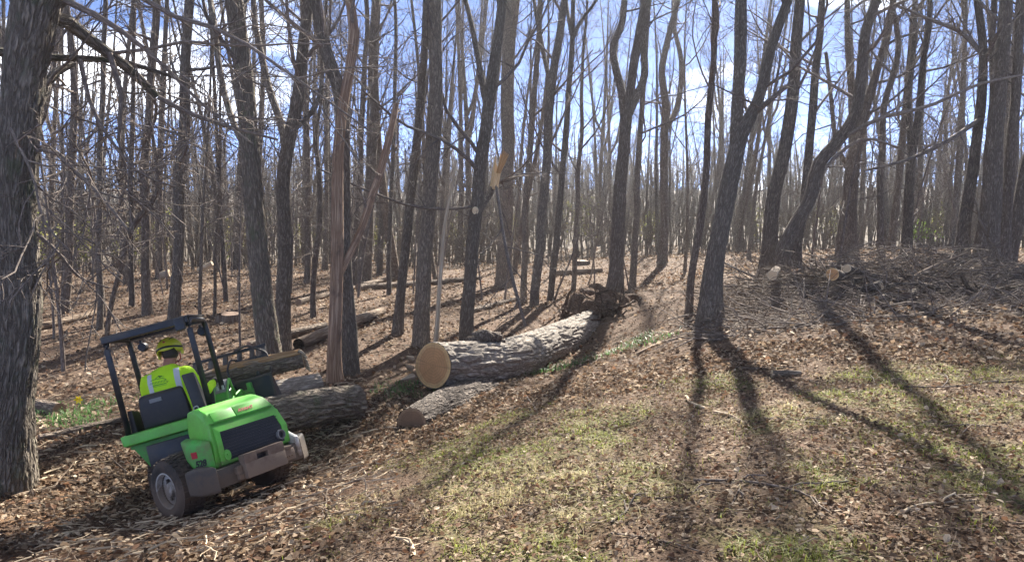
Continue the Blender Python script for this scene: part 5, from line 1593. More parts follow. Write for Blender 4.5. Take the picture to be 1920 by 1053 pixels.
# --- front half: deck, seat, roll bar, console, boom, grapple
part('front_chassis', lambda bm: (box(bm, (-0.27, 0.05, 0.22), (0.27, 1.15, 0.5), 0.02), box(bm, (-0.30, -0.02, 0.5), (0.30, 0.30, 0.74), 0.02)), 'black_steel')
part('axle', lambda bm: box(bm, (-0.40, 0.74, 0.25), (0.40, 0.86, 0.33), 0.02), 'dark_steel')
deck = part('deck_rail', lambda bm: hull(bm, [(-0.47, -0.10, 0.79), (0.44, -0.10, 0.79), (-0.49, -0.09, 0.895), (0.44, -0.09, 0.895), (-0.47, 0.02, 0.77), (0.44, 0.02, 0.77), (-0.49, 0.04, 0.905), (0.44, 0.04, 0.905), (-0.50, -0.03, 0.80)], 0.012), 'green')
part('deck', lambda bm: (box(bm, (-0.46, 0.03, 0.74), (0.46, 0.95, 0.80), 0.012), hull(bm, [(-0.44, 0.0, 0.78), (0.30, 0.0, 0.78), (-0.30, 0.02, 0.50), (0.25, 0.02, 0.50), (-0.44, 0.5, 0.78), (0.3, 0.5, 0.78), (-0.3, 0.4, 0.5), (0.25, 0.4, 0.5)], 0.01)), 'green_dirty')
part('footwell', lambda bm: box(bm, (-0.42, 0.55, 0.42), (0.20, 1.12, 0.47), 0.01), 'dark_steel')
W_, H_r, yr_, D_ = 0.418, 1.905, -0.06, 0.72
for s_ in (-1, 1):
    pts = bend([(s_ * W_, yr_ + 0.02, 0.86), (s_ * W_, yr_, H_r), (s_ * W_, yr_ + D_, H_r + 0.035), (s_ * W_, yr_ + D_ + 0.07, 0.80)], 0.10)
    tubepart('roll_bar', pts, 0.030, 'black_steel', sides=12)
part('roof_panel', lambda bm: hull(bm, [(x_, y_, z_ + q_) for x_ in (-W_ - 0.02, W_ + 0.02) for (y_, z_) in ((yr_, H_r), (yr_ + D_, H_r + 0.045)) for q_ in (0.026, 0.048)], 0.006), 'black_steel')
part('roof_rail', lambda bm: box(bm, (-W_ - 0.025, yr_ - 0.045, H_r - 0.035), (W_ + 0.01, yr_ + 0.0, H_r + 0.04), 0.012), 'black_steel')
part('roof_rail', lambda bm: box(bm, (-W_, yr_ + D_ - 0.03, H_r + 0.01), (W_, yr_ + D_ + 0.02, H_r + 0.062), 0.012), 'black_steel')
part('roof_liner', lambda bm: hull(bm, [(x_, y_, z_ + q_) for x_ in (-W_ + 0.03, W_ - 0.03) for (y_, z_) in ((yr_ + 0.05, H_r), (yr_ + D_ - 0.05, H_r + 0.04)) for q_ in (0.0, 0.022)], 0.004), 'liner')
for x_ in (-0.30, 0.36):
    lp = part('work_light', lambda bm: (bmesh.ops.create_cone(bm, cap_ends=True, segments=16, radius1=0.055, radius2=0.045, depth=0.07, matrix=Matrix.Translation((x_, yr_ + D_ + 0.03, H_r - 0.085)) @ Matrix.Rotation(math.pi / 2, 4, 'X')), box(bm, (x_ - 0.012, yr_ + D_ - 0.01, H_r - 0.06), (x_ + 0.012, yr_ + D_ + 0.03, H_r - 0.01))), 'black_steel')
part('beacon_bracket', lambda bm: box(bm, (0.30, yr_ - 0.09, H_r - 0.10), (0.40, yr_ - 0.045, H_r + 0.03), 0.01), 'black_steel')
# seat
seat = part('seat', lambda bm: box(bm, (-0.27, 0.14, 0.80), (0.21, 0.62, 0.93), 0.04, seg=3), 'vinyl')
part('backrest', lambda bm: hull(bm, [(-0.285, 0.02, 0.90), (0.205, 0.02, 0.90), (-0.265, -0.01, 1.24), (0.185, -0.01, 1.24), (-0.285, 0.15, 0.90), (0.205, 0.15, 0.90), (-0.25, 0.09, 1.265), (0.17, 0.09, 1.265), (-0.287, -0.005, 1.12), (0.207, -0.005, 1.12)], 0.035, 3), 'vinyl', seat)
part('seat_tag', lambda bm: hull(bm, [(-0.155, -0.022, 1.155), (-0.035, -0.022, 1.155), (-0.155, -0.026, 1.195), (-0.035, -0.026, 1.195), (-0.155, 0.0, 1.155), (-0.035, 0.0, 1.155), (-0.155, 0.0, 1.195), (-0.035, 0.0, 1.195)]), 'grey_plastic', seat, smooth=False)
part('hip_guard', lambda bm: hull(bm, [(-0.41, 0.02, 0.88), (-0.35, 0.02, 0.88), (-0.40, 0.0, 1.14), (-0.35, 0.0, 1.14), (-0.41, 0.34, 0.88), (-0.35, 0.34, 0.88), (-0.40, 0.22, 1.12), (-0.35, 0.22, 1.12)], 0.015), 'vinyl', seat)
part('hip_guard', lambda bm: hull(bm, [(0.26, -0.02, 0.88), (0.38, -0.02, 0.88), (0.20, 0.0, 1.36), (0.33, 0.0, 1.36), (0.26, 0.20, 0.88), (0.38, 0.20, 0.88), (0.22, 0.10, 1.34), (0.32, 0.10, 1.34)], 0.015), 'vinyl', seat)
tubepart('belt_latch', bend([(0.255, -0.04, 0.90), (0.255, -0.05, 0.99), (0.30, -0.05, 1.0), (0.31, -0.04, 0.93)], 0.02, 4), 0.007, 'pale_steel', sides=8)
# console
cons = part('console', lambda bm: hull(bm, [(0.33, 0.50, 0.80), (0.48, 0.50, 0.80), (0.34, 0.62, 1.06), (0.47, 0.62, 1.06), (0.27, 0.95, 0.80), (0.46, 0.95, 0.80), (0.29, 0.86, 1.20), (0.45, 0.86, 1.20)], 0.02), 'green_dirty')
part('control_panel', lambda bm: hull(bm, [(0.34, 0.64, 1.085), (0.46, 0.64, 1.085), (0.34, 0.86, 1.225), (0.46, 0.86, 1.225), (0.34, 0.64, 1.05), (0.46, 0.64, 1.05), (0.34, 0.86, 1.17), (0.46, 0.86, 1.17)], 0.008), 'grey_plastic', cons)
for (x_, y_) in ((0.37, 0.68), (0.43, 0.68), (0.37, 0.76), (0.43, 0.76), (0.40, 0.82)):
    part('knob', lambda bm: bmesh.ops.create_cone(bm, cap_ends=True, segments=12, radius1=0.016, radius2=0.013, depth=0.05, matrix=Matrix.Translation((x_, y_, 1.13 + (y_ - 0.68) * 0.6))), 'pale_steel', cons)
JOY = Vector((0.36, 0.76, 1.24))
tubepart('joystick', [(0.37, 0.76, 1.10), (0.365, 0.76, 1.20), JOY], [0.009, 0.012, 0.02], 'black_steel', cons, sides=10)
tubepart('console_trim', bend([(0.475, 0.52, 0.86), (0.48, 0.60, 1.06), (0.48, 0.87, 1.23), (0.48, 0.96, 1.0)], 0.05), 0.014, 'green', cons, sides=8)
part('steering_column', lambda bm: hull(bm, [(-0.10, 0.92, 0.5), (0.02, 0.92, 0.5), (-0.08, 0.86, 1.08), (0.0, 0.86, 1.08), (-0.10, 1.02, 0.5), (0.02, 1.02, 0.5), (-0.08, 0.92, 1.1), (0.0, 0.92, 1.1)], 0.015), 'black_steel')
def torus(bm, c, r0, r1, rot, n=28, m_=8):
    vs = [[bm.verts.new(rot @ Vector(((r0 + r1 * math.cos(j * 2 * math.pi / m_)) * math.cos(i * 2 * math.pi / n), (r0 + r1 * math.cos(j * 2 * math.pi / m_)) * math.sin(i * 2 * math.pi / n), r1 * math.sin(j * 2 * math.pi / m_))) + Vector(c)) for j in range(m_)] for i in range(n)]
    for i in range(n):
        for j in range(m_):
            bm.faces.new((vs[i][j], vs[(i + 1) % n][j], vs[(i + 1) % n][(j + 1) % m_], vs[i][(j + 1) % m_]))
part('steering_wheel', lambda bm: (torus(bm, (-0.04, 0.84, 1.12), 0.155, 0.014, Matrix.Rotation(R(35), 3, 'X')), box(bm, (-0.19, 0.83, 1.11), (0.11, 0.85, 1.13), 0.004)), 'black_steel')
# boom on the right, running forward to the bucket grapple
tubepart('boom', [(0.30, 0.55, 0.62), (0.42, 1.05, 0.80), (0.50, 1.38, 0.92)], [0.075, 0.07, 0.06], 'green', sides=4)
tubepart('lift_cylinder', [(0.30, 0.70, 0.42), (0.40, 1.05, 0.66)], 0.035, 'dark_steel', sides=12)
tubepart('lift_rod', [(0.40, 1.05, 0.66), (0.48, 1.32, 0.84)], 0.02, 'pale_steel', sides=10)
tubepart('hydraulic_hose', [(0.38, 0.9, 0.95), (0.40, 1.1, 1.08), (0.43, 1.3, 1.12), (0.45, 1.42, 0.98)], 0.014, 'black_steel', sides=7, n=14)
tubepart('hydraulic_hose', [(0.42, 0.9, 0.93), (0.46, 1.12, 1.02), (0.50, 1.3, 1.05), (0.50, 1.44, 0.95)], 0.014, 'green', sides=7, n=14)
part('quick_coupler', lambda bm: (box(bm, (0.36, 1.36, 0.84), (0.62, 1.46, 1.04), 0.015), box(bm, (0.36, 1.33, 1.0), (0.41, 1.47, 1.12), 0.01), box(bm, (0.56, 1.33, 1.0), (0.61, 1.47, 1.12), 0.01)), 'green_dirty')
def bucket_fn(bm):
    x0, x1 = -0.02, 0.86
    prof = [(1.48, 1.16), (1.47, 0.86), (1.55, 0.74), (2.0, 0.70)]
    t = 0.016
    for i in range(len(prof) - 1):
        (ya, za), (yb, zb_) = prof[i], prof[i + 1]
        d = Vector((0, yb - ya, zb_ - za)).normalized(); n_ = Vector((0, -d.z, d.y)) * t
        hull(bm, [(x, y + o * n_.y, z + o * n_.z) for x in (x0, x1) for (y, z) in ((ya, za), (yb, zb_)) for o in (0, 1)])
bucket = part('bucket', bucket_fn, 'black_steel', smooth=False)
for x_ in (-0.02, 0.848):
    part('bucket_side', lambda bm: hull(bm, [(x_ + o, y, z) for o in (-0.012, 0.014) for (y, z) in ((1.46, 1.17), (1.46, 0.85), (1.54, 0.73), (2.02, 0.69), (1.95, 0.80), (1.62, 1.08))]), 'dark_steel', bucket, smooth=False)
part('bucket_lip', lambda bm: box(bm, (-0.03, 1.465, 1.145), (0.87, 1.51, 1.175), 0.006), 'dark_steel', bucket)
# grapple jaw above: a ladder frame of flat bars
gr = part('grapple_jaw', lambda bm: (box(bm, (-0.08, 1.74, 1.53), (0.84, 1.80, 1.565), 0.006), box(bm, (-0.08, 1.60, 1.375), (0.84, 1.66, 1.42), 0.006)), 'black_steel')
for i, x_ in enumerate((-0.06, 0.14, 0.32, 0.50, 0.66, 0.81)):
    part('grapple_tine', lambda bm: hull(bm, [(x_ - w_, y, z) for w_ in (-0.028, 0.028) for (y, z) in ((1.59, 1.39), (1.61, 1.43), (1.78, 1.57), (1.81, 1.55), (1.7, 1.43))], 0.004), 'black_steel' if i % 2 else 'dark_steel', gr)
tubepart('guard_hoop', bend([(0.45, 1.70, 1.56), (0.62, 1.70, 1.60), (0.85, 1.62, 1.44), (0.865, 1.50, 1.17)], 0.06), 0.014, 'dark_steel', gr, sides=8)
for x_ in (0.06, 0.70):
    tubepart('grapple_arm', [(x_, 1.50, 1.14), (x_, 1.55, 1.30), (x_, 1.63, 1.42)], [0.03, 0.026, 0.026], 'black_steel', gr, sides=6)
tubepart('grapple_hose', [(0.42, 1.40, 1.08), (0.36, 1.50, 1.35), (0.42, 1.62, 1.46), (0.48, 1.66, 1.40), (0.47, 1.6, 1.3)], 0.012, 'black_steel', gr, sides=7, n=16)

# the log in the grapple
LW = lambda p: np.array((loader.matrix_world @ Vector(p))[:])
glog, _, _ = log('split log clamped in the loader grapple, orange wood showing along the top', [LW((1.26, 1.66, 1.235)), LW((0.75, 1.63, 1.27)), LW((0.0, 1.60, 1.29))], [0.118, 0.125, 0.12], 'bark_dark', 'cut_pale', (1, 1), amp=0.016, ds=0.025, na=60, name='grappled_log')
bb = Bag()
for i in range(8):
    th = R(62 + 12 * i)
    t0, t1 = 0.15 + 0.05 * rng.random(), 1.22 + 0.05 * rng.random()
    f_ = lambda t: (t, 1.60 + 0.05 * t + 0.124 * math.cos(th), 1.29 - 0.05 * t + 0.124 * math.sin(th) + 0.004)
    bb.tube([LW(f_(t)) for t in np.linspace(t0, t1, 7)], np.array([0.01, 0.02, 0.024, 0.022, 0.024, 0.02, 0.012]) * (0.85 + 0.3 * rng.random(7)), 6)
link('split_face', shift(bb.mesh('split_face'), glog.location), M['split_wood'], glog)
bb = Bag()
for i in range(6):
    a_ = (1.25, 1.59 + 0.028 * i, 1.345 - 0.035 * i); e_ = (1.31 + 0.02 * rng.random(), 1.57 + 0.03 * i, 1.265 - 0.045 * i)
    bb.tube([LW(a_), LW(((a_[0] + e_[0]) / 2, e_[1], (a_[2] + e_[2]) / 2)), LW(e_)], [0.022, 0.022, 0.006], 5)
link('splinters', shift(bb.mesh('splinters', False), glog.location), M['pale_wood'], glog)

# ------------------------------------------------------------------ the operator, seen from behind
def chain_mesh(name, chains, voxel, mat4, smooth_it=6):
    """closed tapered tubes fused into one continuous skin"""
    b = Bag()
    for pts, rad, n in chains:
        Q, rr = dense(pts, rad, n)
        sides = 16
        if rr.ndim == 1:
            b.tube(Q, rr, sides)
        c = b.n
        b.add(np.array([Q[0], Q[-1]]), np.zeros((0, 3), int))
        base = c - n * sides + np.arange(sides); last = c - sides + np.arange(sides)
        b.F.setdefault(3, []).append(np.concatenate([np.stack([np.roll(base, -1), base, np.full(sides, c)], -1), np.stack([last, np.roll(last, -1), np.full(sides, c + 1)], -1)]))
    return b

def ell_loft(b, secs, sides=28):
    """sections (centre, half width, half depth, tilt) stacked upwards, closed at both ends"""
    n = len(secs)
    a = np.arange(sides) * 2 * np.pi / sides
    V = []
    for c, w, d in secs:
        cs, sn = np.cos(a), np.sin(a)
        V.append(np.stack([c[0] + w * np.sign(cs) * np.abs(cs) ** 0.8, c[1] + d * np.sign(sn) * np.abs(sn) ** 0.85, np.full(sides, c[2])], -1))
    i = np.arange(n * sides).reshape(n, sides)
    q = np.stack([i[:-1], np.roll(i[:-1], -1, 1), np.roll(i[1:], -1, 1), i[1:]], -1).reshape(-1, 4)
    V.append(np.array([secs[0][0], secs[-1][0]]))
    off = b.n
    b.add(np.concatenate(V), q)
    k0 = np.arange(sides); k1 = k0 + (n - 1) * sides
    b.F.setdefault(3, []).append(off + np.concatenate([np.stack([np.roll(k0, -1), k0, np.full(sides, n * sides)], -1), np.stack([k1, np.roll(k1, -1), np.full(sides, n * sides + 1)], -1)]))

def fuse(b, name, voxel, it=8, fac=0.5):
    me = b.mesh(name)
    o = bpy.data.objects.new(name, me)
    col.objects.link(o)
    rm = o.modifiers.new('r', 'REMESH'); rm.mode = 'VOXEL'; rm.voxel_size = voxel
    sm = o.modifiers.new('s', 'SMOOTH'); sm.iterations = it; sm.factor = fac
    out = bpy.data.meshes.new_from_object(o.evaluated_get(bpy.context.evaluated_depsgraph_get()))
    bpy.data.objects.remove(o); bpy.data.meshes.remove(me)
    out.polygons.foreach_set('use_smooth', [True] * len(out.polygons))
    out.materials.clear()
    out.name = name
    return out

k = NT('skin'); k.color(k.mix(k.noise(k.obj(), 30, 3), (0.44, 0.20, 0.12), (0.33, 0.14, 0.085))); k.set(Roughness=0.55); M['skin'] = k.m
k = NT('hi_vis_cloth')
o_ = k.obj()
wv = k.noise(k.scale(o_, (1, 1, 0.6)), 9, 4, 0.55)
k.color(k.mix(wv, (0.60, 0.95, 0.02), (0.50, 0.86, 0.015))); k.set(Roughness=0.8); k.bump(wv, 0.5, 0.03)
M['hivis'] = k.m
k = NT('reflective'); k.color((0.62, 0.64, 0.64)); k.set(Roughness=0.45); M['reflective'] = k.m
k = NT('print_green'); k.color((0.12, 0.42, 0.03)); k.set(Roughness=0.7); M['print'] = k.m
k = NT('print_dark_green'); k.color((0.03, 0.20, 0.02)); k.set(Roughness=0.7); M['print_dark'] = k.m
k = NT('trousers'); k.color((0.06, 0.055, 0.05)); k.set(Roughness=0.9); M['trousers'] = k.m
k = NT('glove'); k.color((0.015, 0.015, 0.016)); k.set(Roughness=0.8); M['glove'] = k.m
M['helmet'] = paint('helmet_yellow', (0.62, 0.60, 0.03), 0.35, amount=0.35, scale=14)
k = NT('hair'); k.color((0.035, 0.022, 0.015)); k.set(Roughness=0.7); M['hair'] = k.m
M['boot'] = paint('boot', (0.07, 0.045, 0.03), 0.7)

person = thing('person', 'person in lime hi-vis shirt and yellow helmet driving the loader, seen from behind', 'person')
person.matrix_world = Matrix.Translation(LOADER_POS) @ ROT4
bx_, by_ = -0.035, 0.30                      # spine
HIP, WST, CHS, SHD, NCK = 0.99, 1.10, 1.26, 1.40, 1.50
HX, HY, HZ = 0.055, 0.385, 1.655            # head centre
elbR, wrR = (0.30, 0.46, 1.14), (0.34, 0.68, 1.215)
elbL, wrL = (-0.335, 0.44, 1.13), (-0.16, 0.70, 1.14)
shR, shL = (0.158, 0.32, 1.405), (-0.222, 0.32, 1.415)
knR, knL = (0.10, 0.80, 1.0), (-0.17, 0.80, 1.0)
anR, anL = (0.10, 0.92, 0.56), (-0.17, 0.92, 0.56)
def arms(b, g, wrist=True):
    for s_, e_, w_ in ((shR, elbR, wrR), (shL, elbL, wrL)):
        s_, e_, w_ = map(np.array, (s_, e_, w_))
        Q, rr = dense([s_ * 0.8 + np.array([bx_, by_ + 0.02, 1.38]) * 0.2, s_, (s_ + e_) / 2, e_, (e_ + w_) / 2, w_], [0.05 + g, 0.058 + g, 0.052 + g, 0.045 + g, 0.042 + g, 0.032 + g], 24)
        b.tube(Q, rr, 16)
        c = b.n; sd = 16
        b.add(np.array([Q[0], Q[-1]]), np.zeros((0, 3), int))
        base = c - 24 * sd + np.arange(sd); last = c - sd + np.arange(sd)
        b.F.setdefault(3, []).append(np.concatenate([np.stack([np.roll(base, -1), base, np.full(sd, c)], -1), np.stack([last, np.roll(last, -1), np.full(sd, c + 1)], -1)]))
def limb(b, pts, rad, n=20, sd=14):
    Q, rr = dense([np.array(p, float) for p in pts], rad, n)
    b.tube(Q, rr, sd)
    c = b.n
    b.add(np.array([Q[0], Q[-1]]), np.zeros((0, 3), int))
    base = c - n * sd + np.arange(sd); last = c - sd + np.arange(sd)
    b.F.setdefault(3, []).append(np.concatenate([np.stack([np.roll(base, -1), base, np.full(sd, c)], -1), np.stack([last, np.roll(last, -1), np.full(sd, c + 1)], -1)]))
def torso(b, g, top=True):
    secs = [((bx_, by_ + 0.02, 0.93), 0.165 + g, 0.125 + g), ((bx_, by_ + 0.01, HIP), 0.175 + g, 0.130 + g), ((bx_, by_, WST), 0.168 + g, 0.118 + g), ((bx_ - 0.003, by_, 1.18), 0.178 + g, 0.118 + g), ((bx_ - 0.003, by_ + 0.005, CHS), 0.192 + g, 0.120 + g),
            ((bx_ - 0.002, by_ + 0.012, 1.36), 0.212 + g, 0.114 + g), ((bx_, by_ + 0.02, 1.425), 0.205 + g, 0.100 + g), ((bx_ + 0.005, by_ + 0.027, 1.465), 0.165 + g, 0.085 + g), ((bx_ + 0.015, by_ + 0.035, 1.497), 0.105 + g, 0.072 + g), ((bx_ + 0.03, by_ + 0.045, 1.52), 0.066 + g * 0.5, 0.062 + g * 0.5)]
    ell_loft(b, secs)
def hand(b, w_, dirv, thumb, g=0.0):
    """palm, four unequal curled fingers and a thumb from the side of the palm"""
    w_ = np.array(w_); d = np.array(dirv, float); d /= np.linalg.norm(d)
    side = np.cross(d, [0, 0, 1.0]); side /= np.linalg.norm(side); side *= thumb
    dn = np.array([0, 0, -1.0])
    limb(b, [w_ - d * 0.02, w_ + d * 0.03, w_ + d * 0.075], [0.026 + g, 0.034 + g, 0.03 + g], 8, 10)
    for i, (o, L) in enumerate(((0.030, 0.072), (0.011, 0.080), (-0.010, 0.074), (-0.029, 0.058))):
        r0 = w_ + d * 0.07 + side * o
        limb(b, [r0, r0 + d * L * 0.42 + dn * 0.006, r0 + d * L * 0.62 + dn * L * 0.32, r0 + d * L * 0.50 + dn * L * 0.62], [0.0095 + g, 0.009 + g, 0.0085 + g, 0.007 + g], 9, 8)
    r0 = w_ + d * 0.025 + side * 0.032
    limb(b, [r0, r0 + side * 0.028 + d * 0.02, r0 + side * 0.026 + d * 0.05 + dn * 0.012, r0 + side * 0.012 + d * 0.066 + dn * 0.03], [0.013 + g, 0.011 + g, 0.010 + g, 0.008 + g], 9, 8)
bb = Bag()
torso(bb, -0.014); arms(bb, -0.010)
limb(bb, [(bx_ + 0.03, by_ + 0.04, 1.44), (0.025, 0.352, 1.55), (0.05, 0.375, 1.62)], [0.062, 0.058, 0.06], 10)
# head with jaw, nose and ears, looking ahead and slightly down
hd = []
a1, b1 = np.meshgrid(np.arange(28) * 2 * np.pi / 28, np.linspace(0.02, np.pi - 0.02, 18))
D = np.stack([np.cos(a1) * np.sin(b1), np.sin(a1) * np.sin(b1), np.cos(b1)], -1).reshape(-1, 3)
sc_ = np.where(D[:, 2:3] < -0.1, 1 - 0.28 * np.abs(D[:, 2:3]), 1.0)
V = np.array([HX, HY, HZ]) + D * np.array([0.076, 0.098, 0.118]) * np.concatenate([sc_, sc_, np.ones_like(sc_)], 1)
V[:, 1] += np.where((D[:, 2] < -0.3) & (D[:, 1] > 0.2), 0.012, 0)
i_ = np.arange(18 * 28).reshape(18, 28)
bb.add(V, np.stack([i_[:-1], i_[1:], np.roll(i_[1:], -1, 1), np.roll(i_[:-1], -1, 1)], -1).reshape(-1, 4))
limb(bb, [(HX, HY + 0.085, HZ + 0.01), (HX, HY + 0.112, HZ - 0.018), (HX, HY + 0.100, HZ - 0.03)], [0.012, 0.015, 0.013], 6, 8)
for s_ in (-1, 1):
    limb(bb, [(HX + s_ * 0.074, HY - 0.005, HZ + 0.022), (HX + s_ * 0.084, HY - 0.012, HZ), (HX + s_ * 0.075, HY, HZ - 0.028)], [0.012, 0.015, 0.009], 6, 8)
for (h_, k_, an_) in (((0.06, 0.36, 0.98), knR, anR), ((-0.13, 0.36, 0.98), knL, anL)):
    limb(bb, [h_, ((h_[0] + k_[0]) / 2, (h_[1] + k_[1]) / 2, 1.0), k_, ((k_[0] + an_[0]) / 2, k_[1] + 0.07, 0.78), an_], [0.088, 0.078, 0.058, 0.055, 0.04], 22)
hand(bb, wrR, (0.15, 0.5, 0.25), -1); hand(bb, wrL, (0.5, 0.6, 0.0), 1)
link('body', fuse(bb, 'body', 0.009, 3), M['skin'], person)
sb = Bag(); torso(sb, 0.004); arms(sb, 0.006)
shirt_me = fuse(sb, 'shirt', 0.009, 10)
# loose folds
co = np.empty(len(shirt_me.vertices) * 3, np.float32); shirt_me.vertices.foreach_get('co', co); co = co.reshape(-1, 3)
nn = np.empty(len(shirt_me.vertices) * 3, np.float32); shirt_me.vertices.foreach_get('normal', nn); nn = nn.reshape(-1, 3)
co += nn * ((vnoise(co * np.array([14, 14, 8.0]) + 5, 41) - 0.45) * 0.018 + (np.abs(vnoise(co * np.array([22, 22, 16.0]) + 9, 43) - 0.5)) * 0.016)[:, None]
shirt_me.vertices.foreach_set('co', co.ravel()); shirt_me.update()
shirt = link('shirt', shirt_me, M['hivis'], person)
gb = Bag(); hand(gb, wrR, (0.15, 0.5, 0.25), -1, 0.0035); limb(gb, [np.array(wrR) + np.array([-0.02, -0.06, -0.03]), wrR], [0.042, 0.036], 6)
link('glove', fuse(gb, 'glove', 0.005, 2), M['glove'], person)
gb = Bag(); hand(gb, wrL, (0.5, 0.6, 0.0), 1, 0.0035); limb(gb, [np.array(wrL) + np.array([-0.05, -0.06, 0]), wrL], [0.042, 0.036], 6)
link('glove', fuse(gb, 'glove', 0.005, 2), M['glove'], person)
tb = Bag()
ell_loft(tb, [((bx_, by_ + 0.03, 0.915), 0.17, 0.13), ((bx_, by_ + 0.02, 0.97), 0.178, 0.135), ((bx_, by_ + 0.015, 1.02), 0.172, 0.128)])
for (h_, k_, an_) in (((0.06, 0.36, 0.985), knR, anR), ((-0.13, 0.36, 0.985), knL, anL)):
    limb(tb, [h_, ((h_[0] + k_[0]) / 2, (h_[1] + k_[1]) / 2, 1.0), k_, ((k_[0] + an_[0]) / 2, k_[1] + 0.07, 0.78), (an_[0], an_[1], an_[2] + 0.03)], [0.098, 0.09, 0.072, 0.068, 0.056], 22)
link('trousers', fuse(tb, 'trousers', 0.011, 6), M['trousers'], person)
for an_ in (anR, anL):
    ob = Bag(); limb(ob, [(an_[0], an_[1] - 0.02, an_[2] + 0.08), (an_[0], an_[1], an_[2] - 0.02), (an_[0], an_[1] + 0.03, an_[2] - 0.055)], [0.055, 0.055, 0.045], 8)
    limb(ob, [(an_[0], an_[1] - 0.05, an_[2] - 0.055), (an_[0], an_[1] + 0.1, an_[2] - 0.05), (an_[0], an_[1] + 0.19, an_[2] - 0.055)], [0.038, 0.042, 0.034], 8)
    link('boot', fuse(ob, 'boot', 0.009, 3), M['boot'], person)
# hair below the helmet
hb = Bag()
ell_loft(hb, [((HX, HY - 0.012, HZ - 0.075), 0.055, 0.062), ((HX, HY - 0.014, HZ - 0.045), 0.078, 0.09), ((HX, HY - 0.008, HZ), 0.083, 0.098), ((HX, HY - 0.005, HZ + 0.05), 0.08, 0.098)], 24)
link('hair', fuse(hb, 'hair', 0.008, 2), M['hair'], person)
# helmet: ridged climbing-style shell with dark band and ear pieces
hv, hq = [], []
nu, nv = 36, 14
for j in range(nv):
    ph = (math.pi / 2) * j / (nv - 1) * 1.12
    for i in range(nu):
        a = i * 2 * math.pi / nu
        rx, ry, rz_ = 0.128, 0.156, 0.132
        rib = 1 + 0.018 * math.cos(a * 2 * 3) * math.sin(ph * 1.6) ** 2
        z_ = HZ + 0.028 + rz_ * math.cos(ph)
        if j >= nv - 2:
            z_ -= 0.012 * (j - nv + 3) * (0.5 + 0.8 * max(0, -math.cos(a * 2)) if math.sin(a) < 0 else 0.6)
            if math.sin(a) < -0.75:
                z_ += 0.03 * (j - nv + 3) * 0.7
        hv.append((HX + rx * rib * math.sin(ph) * math.cos(a), HY - 0.005 + ry * rib * math.sin(ph) * math.sin(a), z_))
for j in range(nv - 1):
    for i in range(nu):
        hq.append((j * nu + i, j * nu + (i + 1) % nu, (j + 1) * nu + (i + 1) % nu, (j + 1) * nu + i))
hme = np_mesh('shell', np.array(hv), [np.array(hq)[:, ::-1]], True)
helm = link('helmet', hme, M['helmet'], person)
sol = helm.modifiers.new('thickness', 'SOLIDIFY'); sol.thickness = 0.006; sol.offset = 1
def helm_band(zc, h, g, m, a0, a1, name, wave=0.0):
    n = 30; V = []
    for i in range(n):
        a = a0 + (a1 - a0) * i / (n - 1)
        for q in (0, 1):
            z_ = zc + (q - 0.5) * h + wave * math.cos((a + math.pi / 2) * 2)
            s_ = math.sin(math.acos(max(-1, min(1, (z_ - HZ - 0.028) / 0.132)))) * (1 + g)
            V.append((HX + 0.128 * s_ * math.cos(a), HY - 0.005 + 0.156 * s_ * math.sin(a), z_))
    F = [(2 * i, 2 * i + 2, 2 * i + 3, 2 * i + 1) for i in range(n - 1)]
    o = link(name, np_mesh(name, np.array(V), [np.array(F)], True), M[m], helm)
    s2 = o.modifiers.new('thickness', 'SOLIDIFY'); s2.thickness = 0.004
helm_band(HZ + 0.042, 0.022, 0.075, 'ink', math.pi * 0.95, math.pi * 2.05, 'helmet_band', 0.012)
for k_ in (-1, 1):
    P_ = [(HX + k_ * 0.045, HY - 0.10, HZ + 0.128), (HX + k_ * 0.06, HY - 0.03, HZ + 0.150), (HX + k_ * 0.055, HY + 0.06, HZ + 0.145)]
    tubepart('vent_line', P_, [0.006, 0.01, 0.006], 'ink', helm, sides=6, n=8)
part('helmet_badge', lambda bm: disc_y(bm, (HX - 0.005, HY - 0.128, HZ + 0.108), 0.014, 0.02, 14), 'red', helm)
part('ear_clip', lambda bm: box(bm, (HX + 0.112, HY - 0.03, HZ - 0.05), (HX + 0.132, HY + 0.03, HZ + 0.03), 0.008), 'helmet', helm)
part('ear_clip', lambda bm: box(bm, (HX - 0.132, HY - 0.03, HZ - 0.05), (HX - 0.112, HY + 0.03, HZ + 0.03), 0.008), 'helmet', helm)
tubepart('chin_strap', [(HX + 0.095, HY, HZ - 0.03), (HX + 0.07, HY + 0.05, HZ - 0.10), (HX, HY + 0.08, HZ - 0.125)], 0.006, 'red', helm, sides=6, n=8)

# bands and print lie on the shirt
bmS = bmesh.new(); bmS.from_mesh(shirt_me); bvS = BVHTree.FromBMesh(bmS); bmS.free()
def drape(name, grid, m, parent, off=0.003):
    """grid of (x, z) points seen from behind, laid on the back of the shirt"""
    nr_, nc = len(grid), len(grid[0])
    V = []
    for row in grid:
        for (x_, z_) in row:
            loc, nr, _, _ = bvS.ray_cast(Vector((x_, -0.4, z_)), Vector((0, 1, 0)))
            if loc is None:
                loc, nr, _, _ = bvS.find_nearest(Vector((x_, 0.25, z_)))
            V.append(loc + nr * off)
    i = np.arange(nr_ * nc).reshape(nr_, nc)
    F = np.stack([i[:-1, :-1], i[:-1, 1:], i[1:, 1:], i[1:, :-1]], -1).reshape(-1, 4)
    return link(name, np_mesh(name, np.array(V), [F], True), M[m], parent)
def strip(name, p, q, w, m, n=14, kx=5):
    p, q = np.array(p), np.array(q); d = (q - p) / np.linalg.norm(q - p); s_ = np.array([-d[1], d[0]]) * w / 2
    return drape(name, [[tuple(p + (q - p) * t + s_ * u) for u in np.linspace(-1, 1, kx)] for t in np.linspace(0, 1, n)], m, shirt)
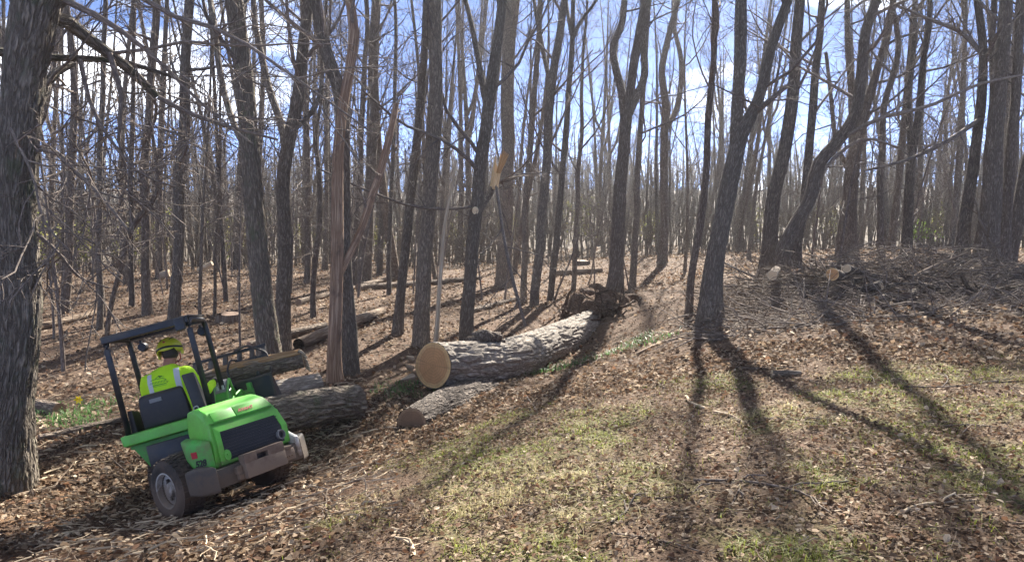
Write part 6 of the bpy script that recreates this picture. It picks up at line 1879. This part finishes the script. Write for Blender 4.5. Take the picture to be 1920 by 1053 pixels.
strip('reflective_band', (0.105, 1.10), (0.105, 1.46), 0.052, 'reflective')
strip('reflective_band', (-0.175, 1.10), (-0.175, 1.46), 0.052, 'reflective')
# the faded print on the back: ridge line, row of letter strokes, ribbon
lx, lz = -0.075, 1.36
def ln(a, b_, w, m='print'):
    strip('shirt_print', (lx + a[0], lz + a[1]), (lx + b_[0], lz + b_[1]), w, m, 6, 2)
for a, b_, w, m in (((-0.03, 0.045), (0.0, 0.062), 0.007, 'print'), ((-0.005, 0.062), (0.035, 0.05), 0.011, 'print_dark'), ((0.035, 0.05), (0.055, 0.04), 0.006, 'print'), ((-0.045, 0.034), (-0.03, 0.046), 0.005, 'print'), ((0.0, 0.05), (0.02, 0.042), 0.008, 'print_dark'),
                    ((-0.09, 0.03), (-0.045, 0.036), 0.007, 'print'), ((-0.045, 0.036), (0.03, 0.03), 0.008, 'print'), ((0.03, 0.034), (0.075, 0.004), 0.008, 'print'),
                    ((-0.10, 0.002), (-0.09, -0.022), 0.006, 'print_dark'), ((-0.09, -0.024), (0.065, -0.034), 0.010, 'print'), ((-0.085, -0.038), (0.07, -0.05), 0.005, 'print'), ((0.07, -0.034), (0.09, -0.012), 0.006, 'print_dark'), ((-0.10, -0.035), (-0.088, -0.028), 0.006, 'print')):
    ln(a, b_, w, m)
for i in range(11):
    x_ = -0.088 + i * 0.0155
    ln((x_, 0.012 - i * 0.0006), (x_ + 0.003, -0.010 - i * 0.0009), 0.0075)
# ------------------------------------------------------------------ the hazy, glowing air under the sun
hz = bmesh.new()
box(hz, (-430, -45, float(GZ.min()) - 1.0), (430, 470, 32.0))
hme = bpy.data.meshes.new('haze'); hz.to_mesh(hme); hz.free()
hm = bpy.data.materials.new('haze'); hm.use_nodes = True
hn = hm.node_tree.nodes; hn.clear()
ho = hn.new('ShaderNodeOutputMaterial'); hv_ = hn.new('ShaderNodeVolumePrincipled')
hv_.inputs['Color'].default_value = (0.92, 0.95, 1.0, 1)
hv_.inputs['Density'].default_value = 0.00045
hv_.inputs['Anisotropy'].default_value = 0.55
hm.node_tree.links.new(hv_.outputs[0], ho.inputs['Volume'])
hazeo = link('haze', hme, hm)
tag(hazeo, 'thin bright haze hanging in the sunlit wood', 'haze', kind='stuff')
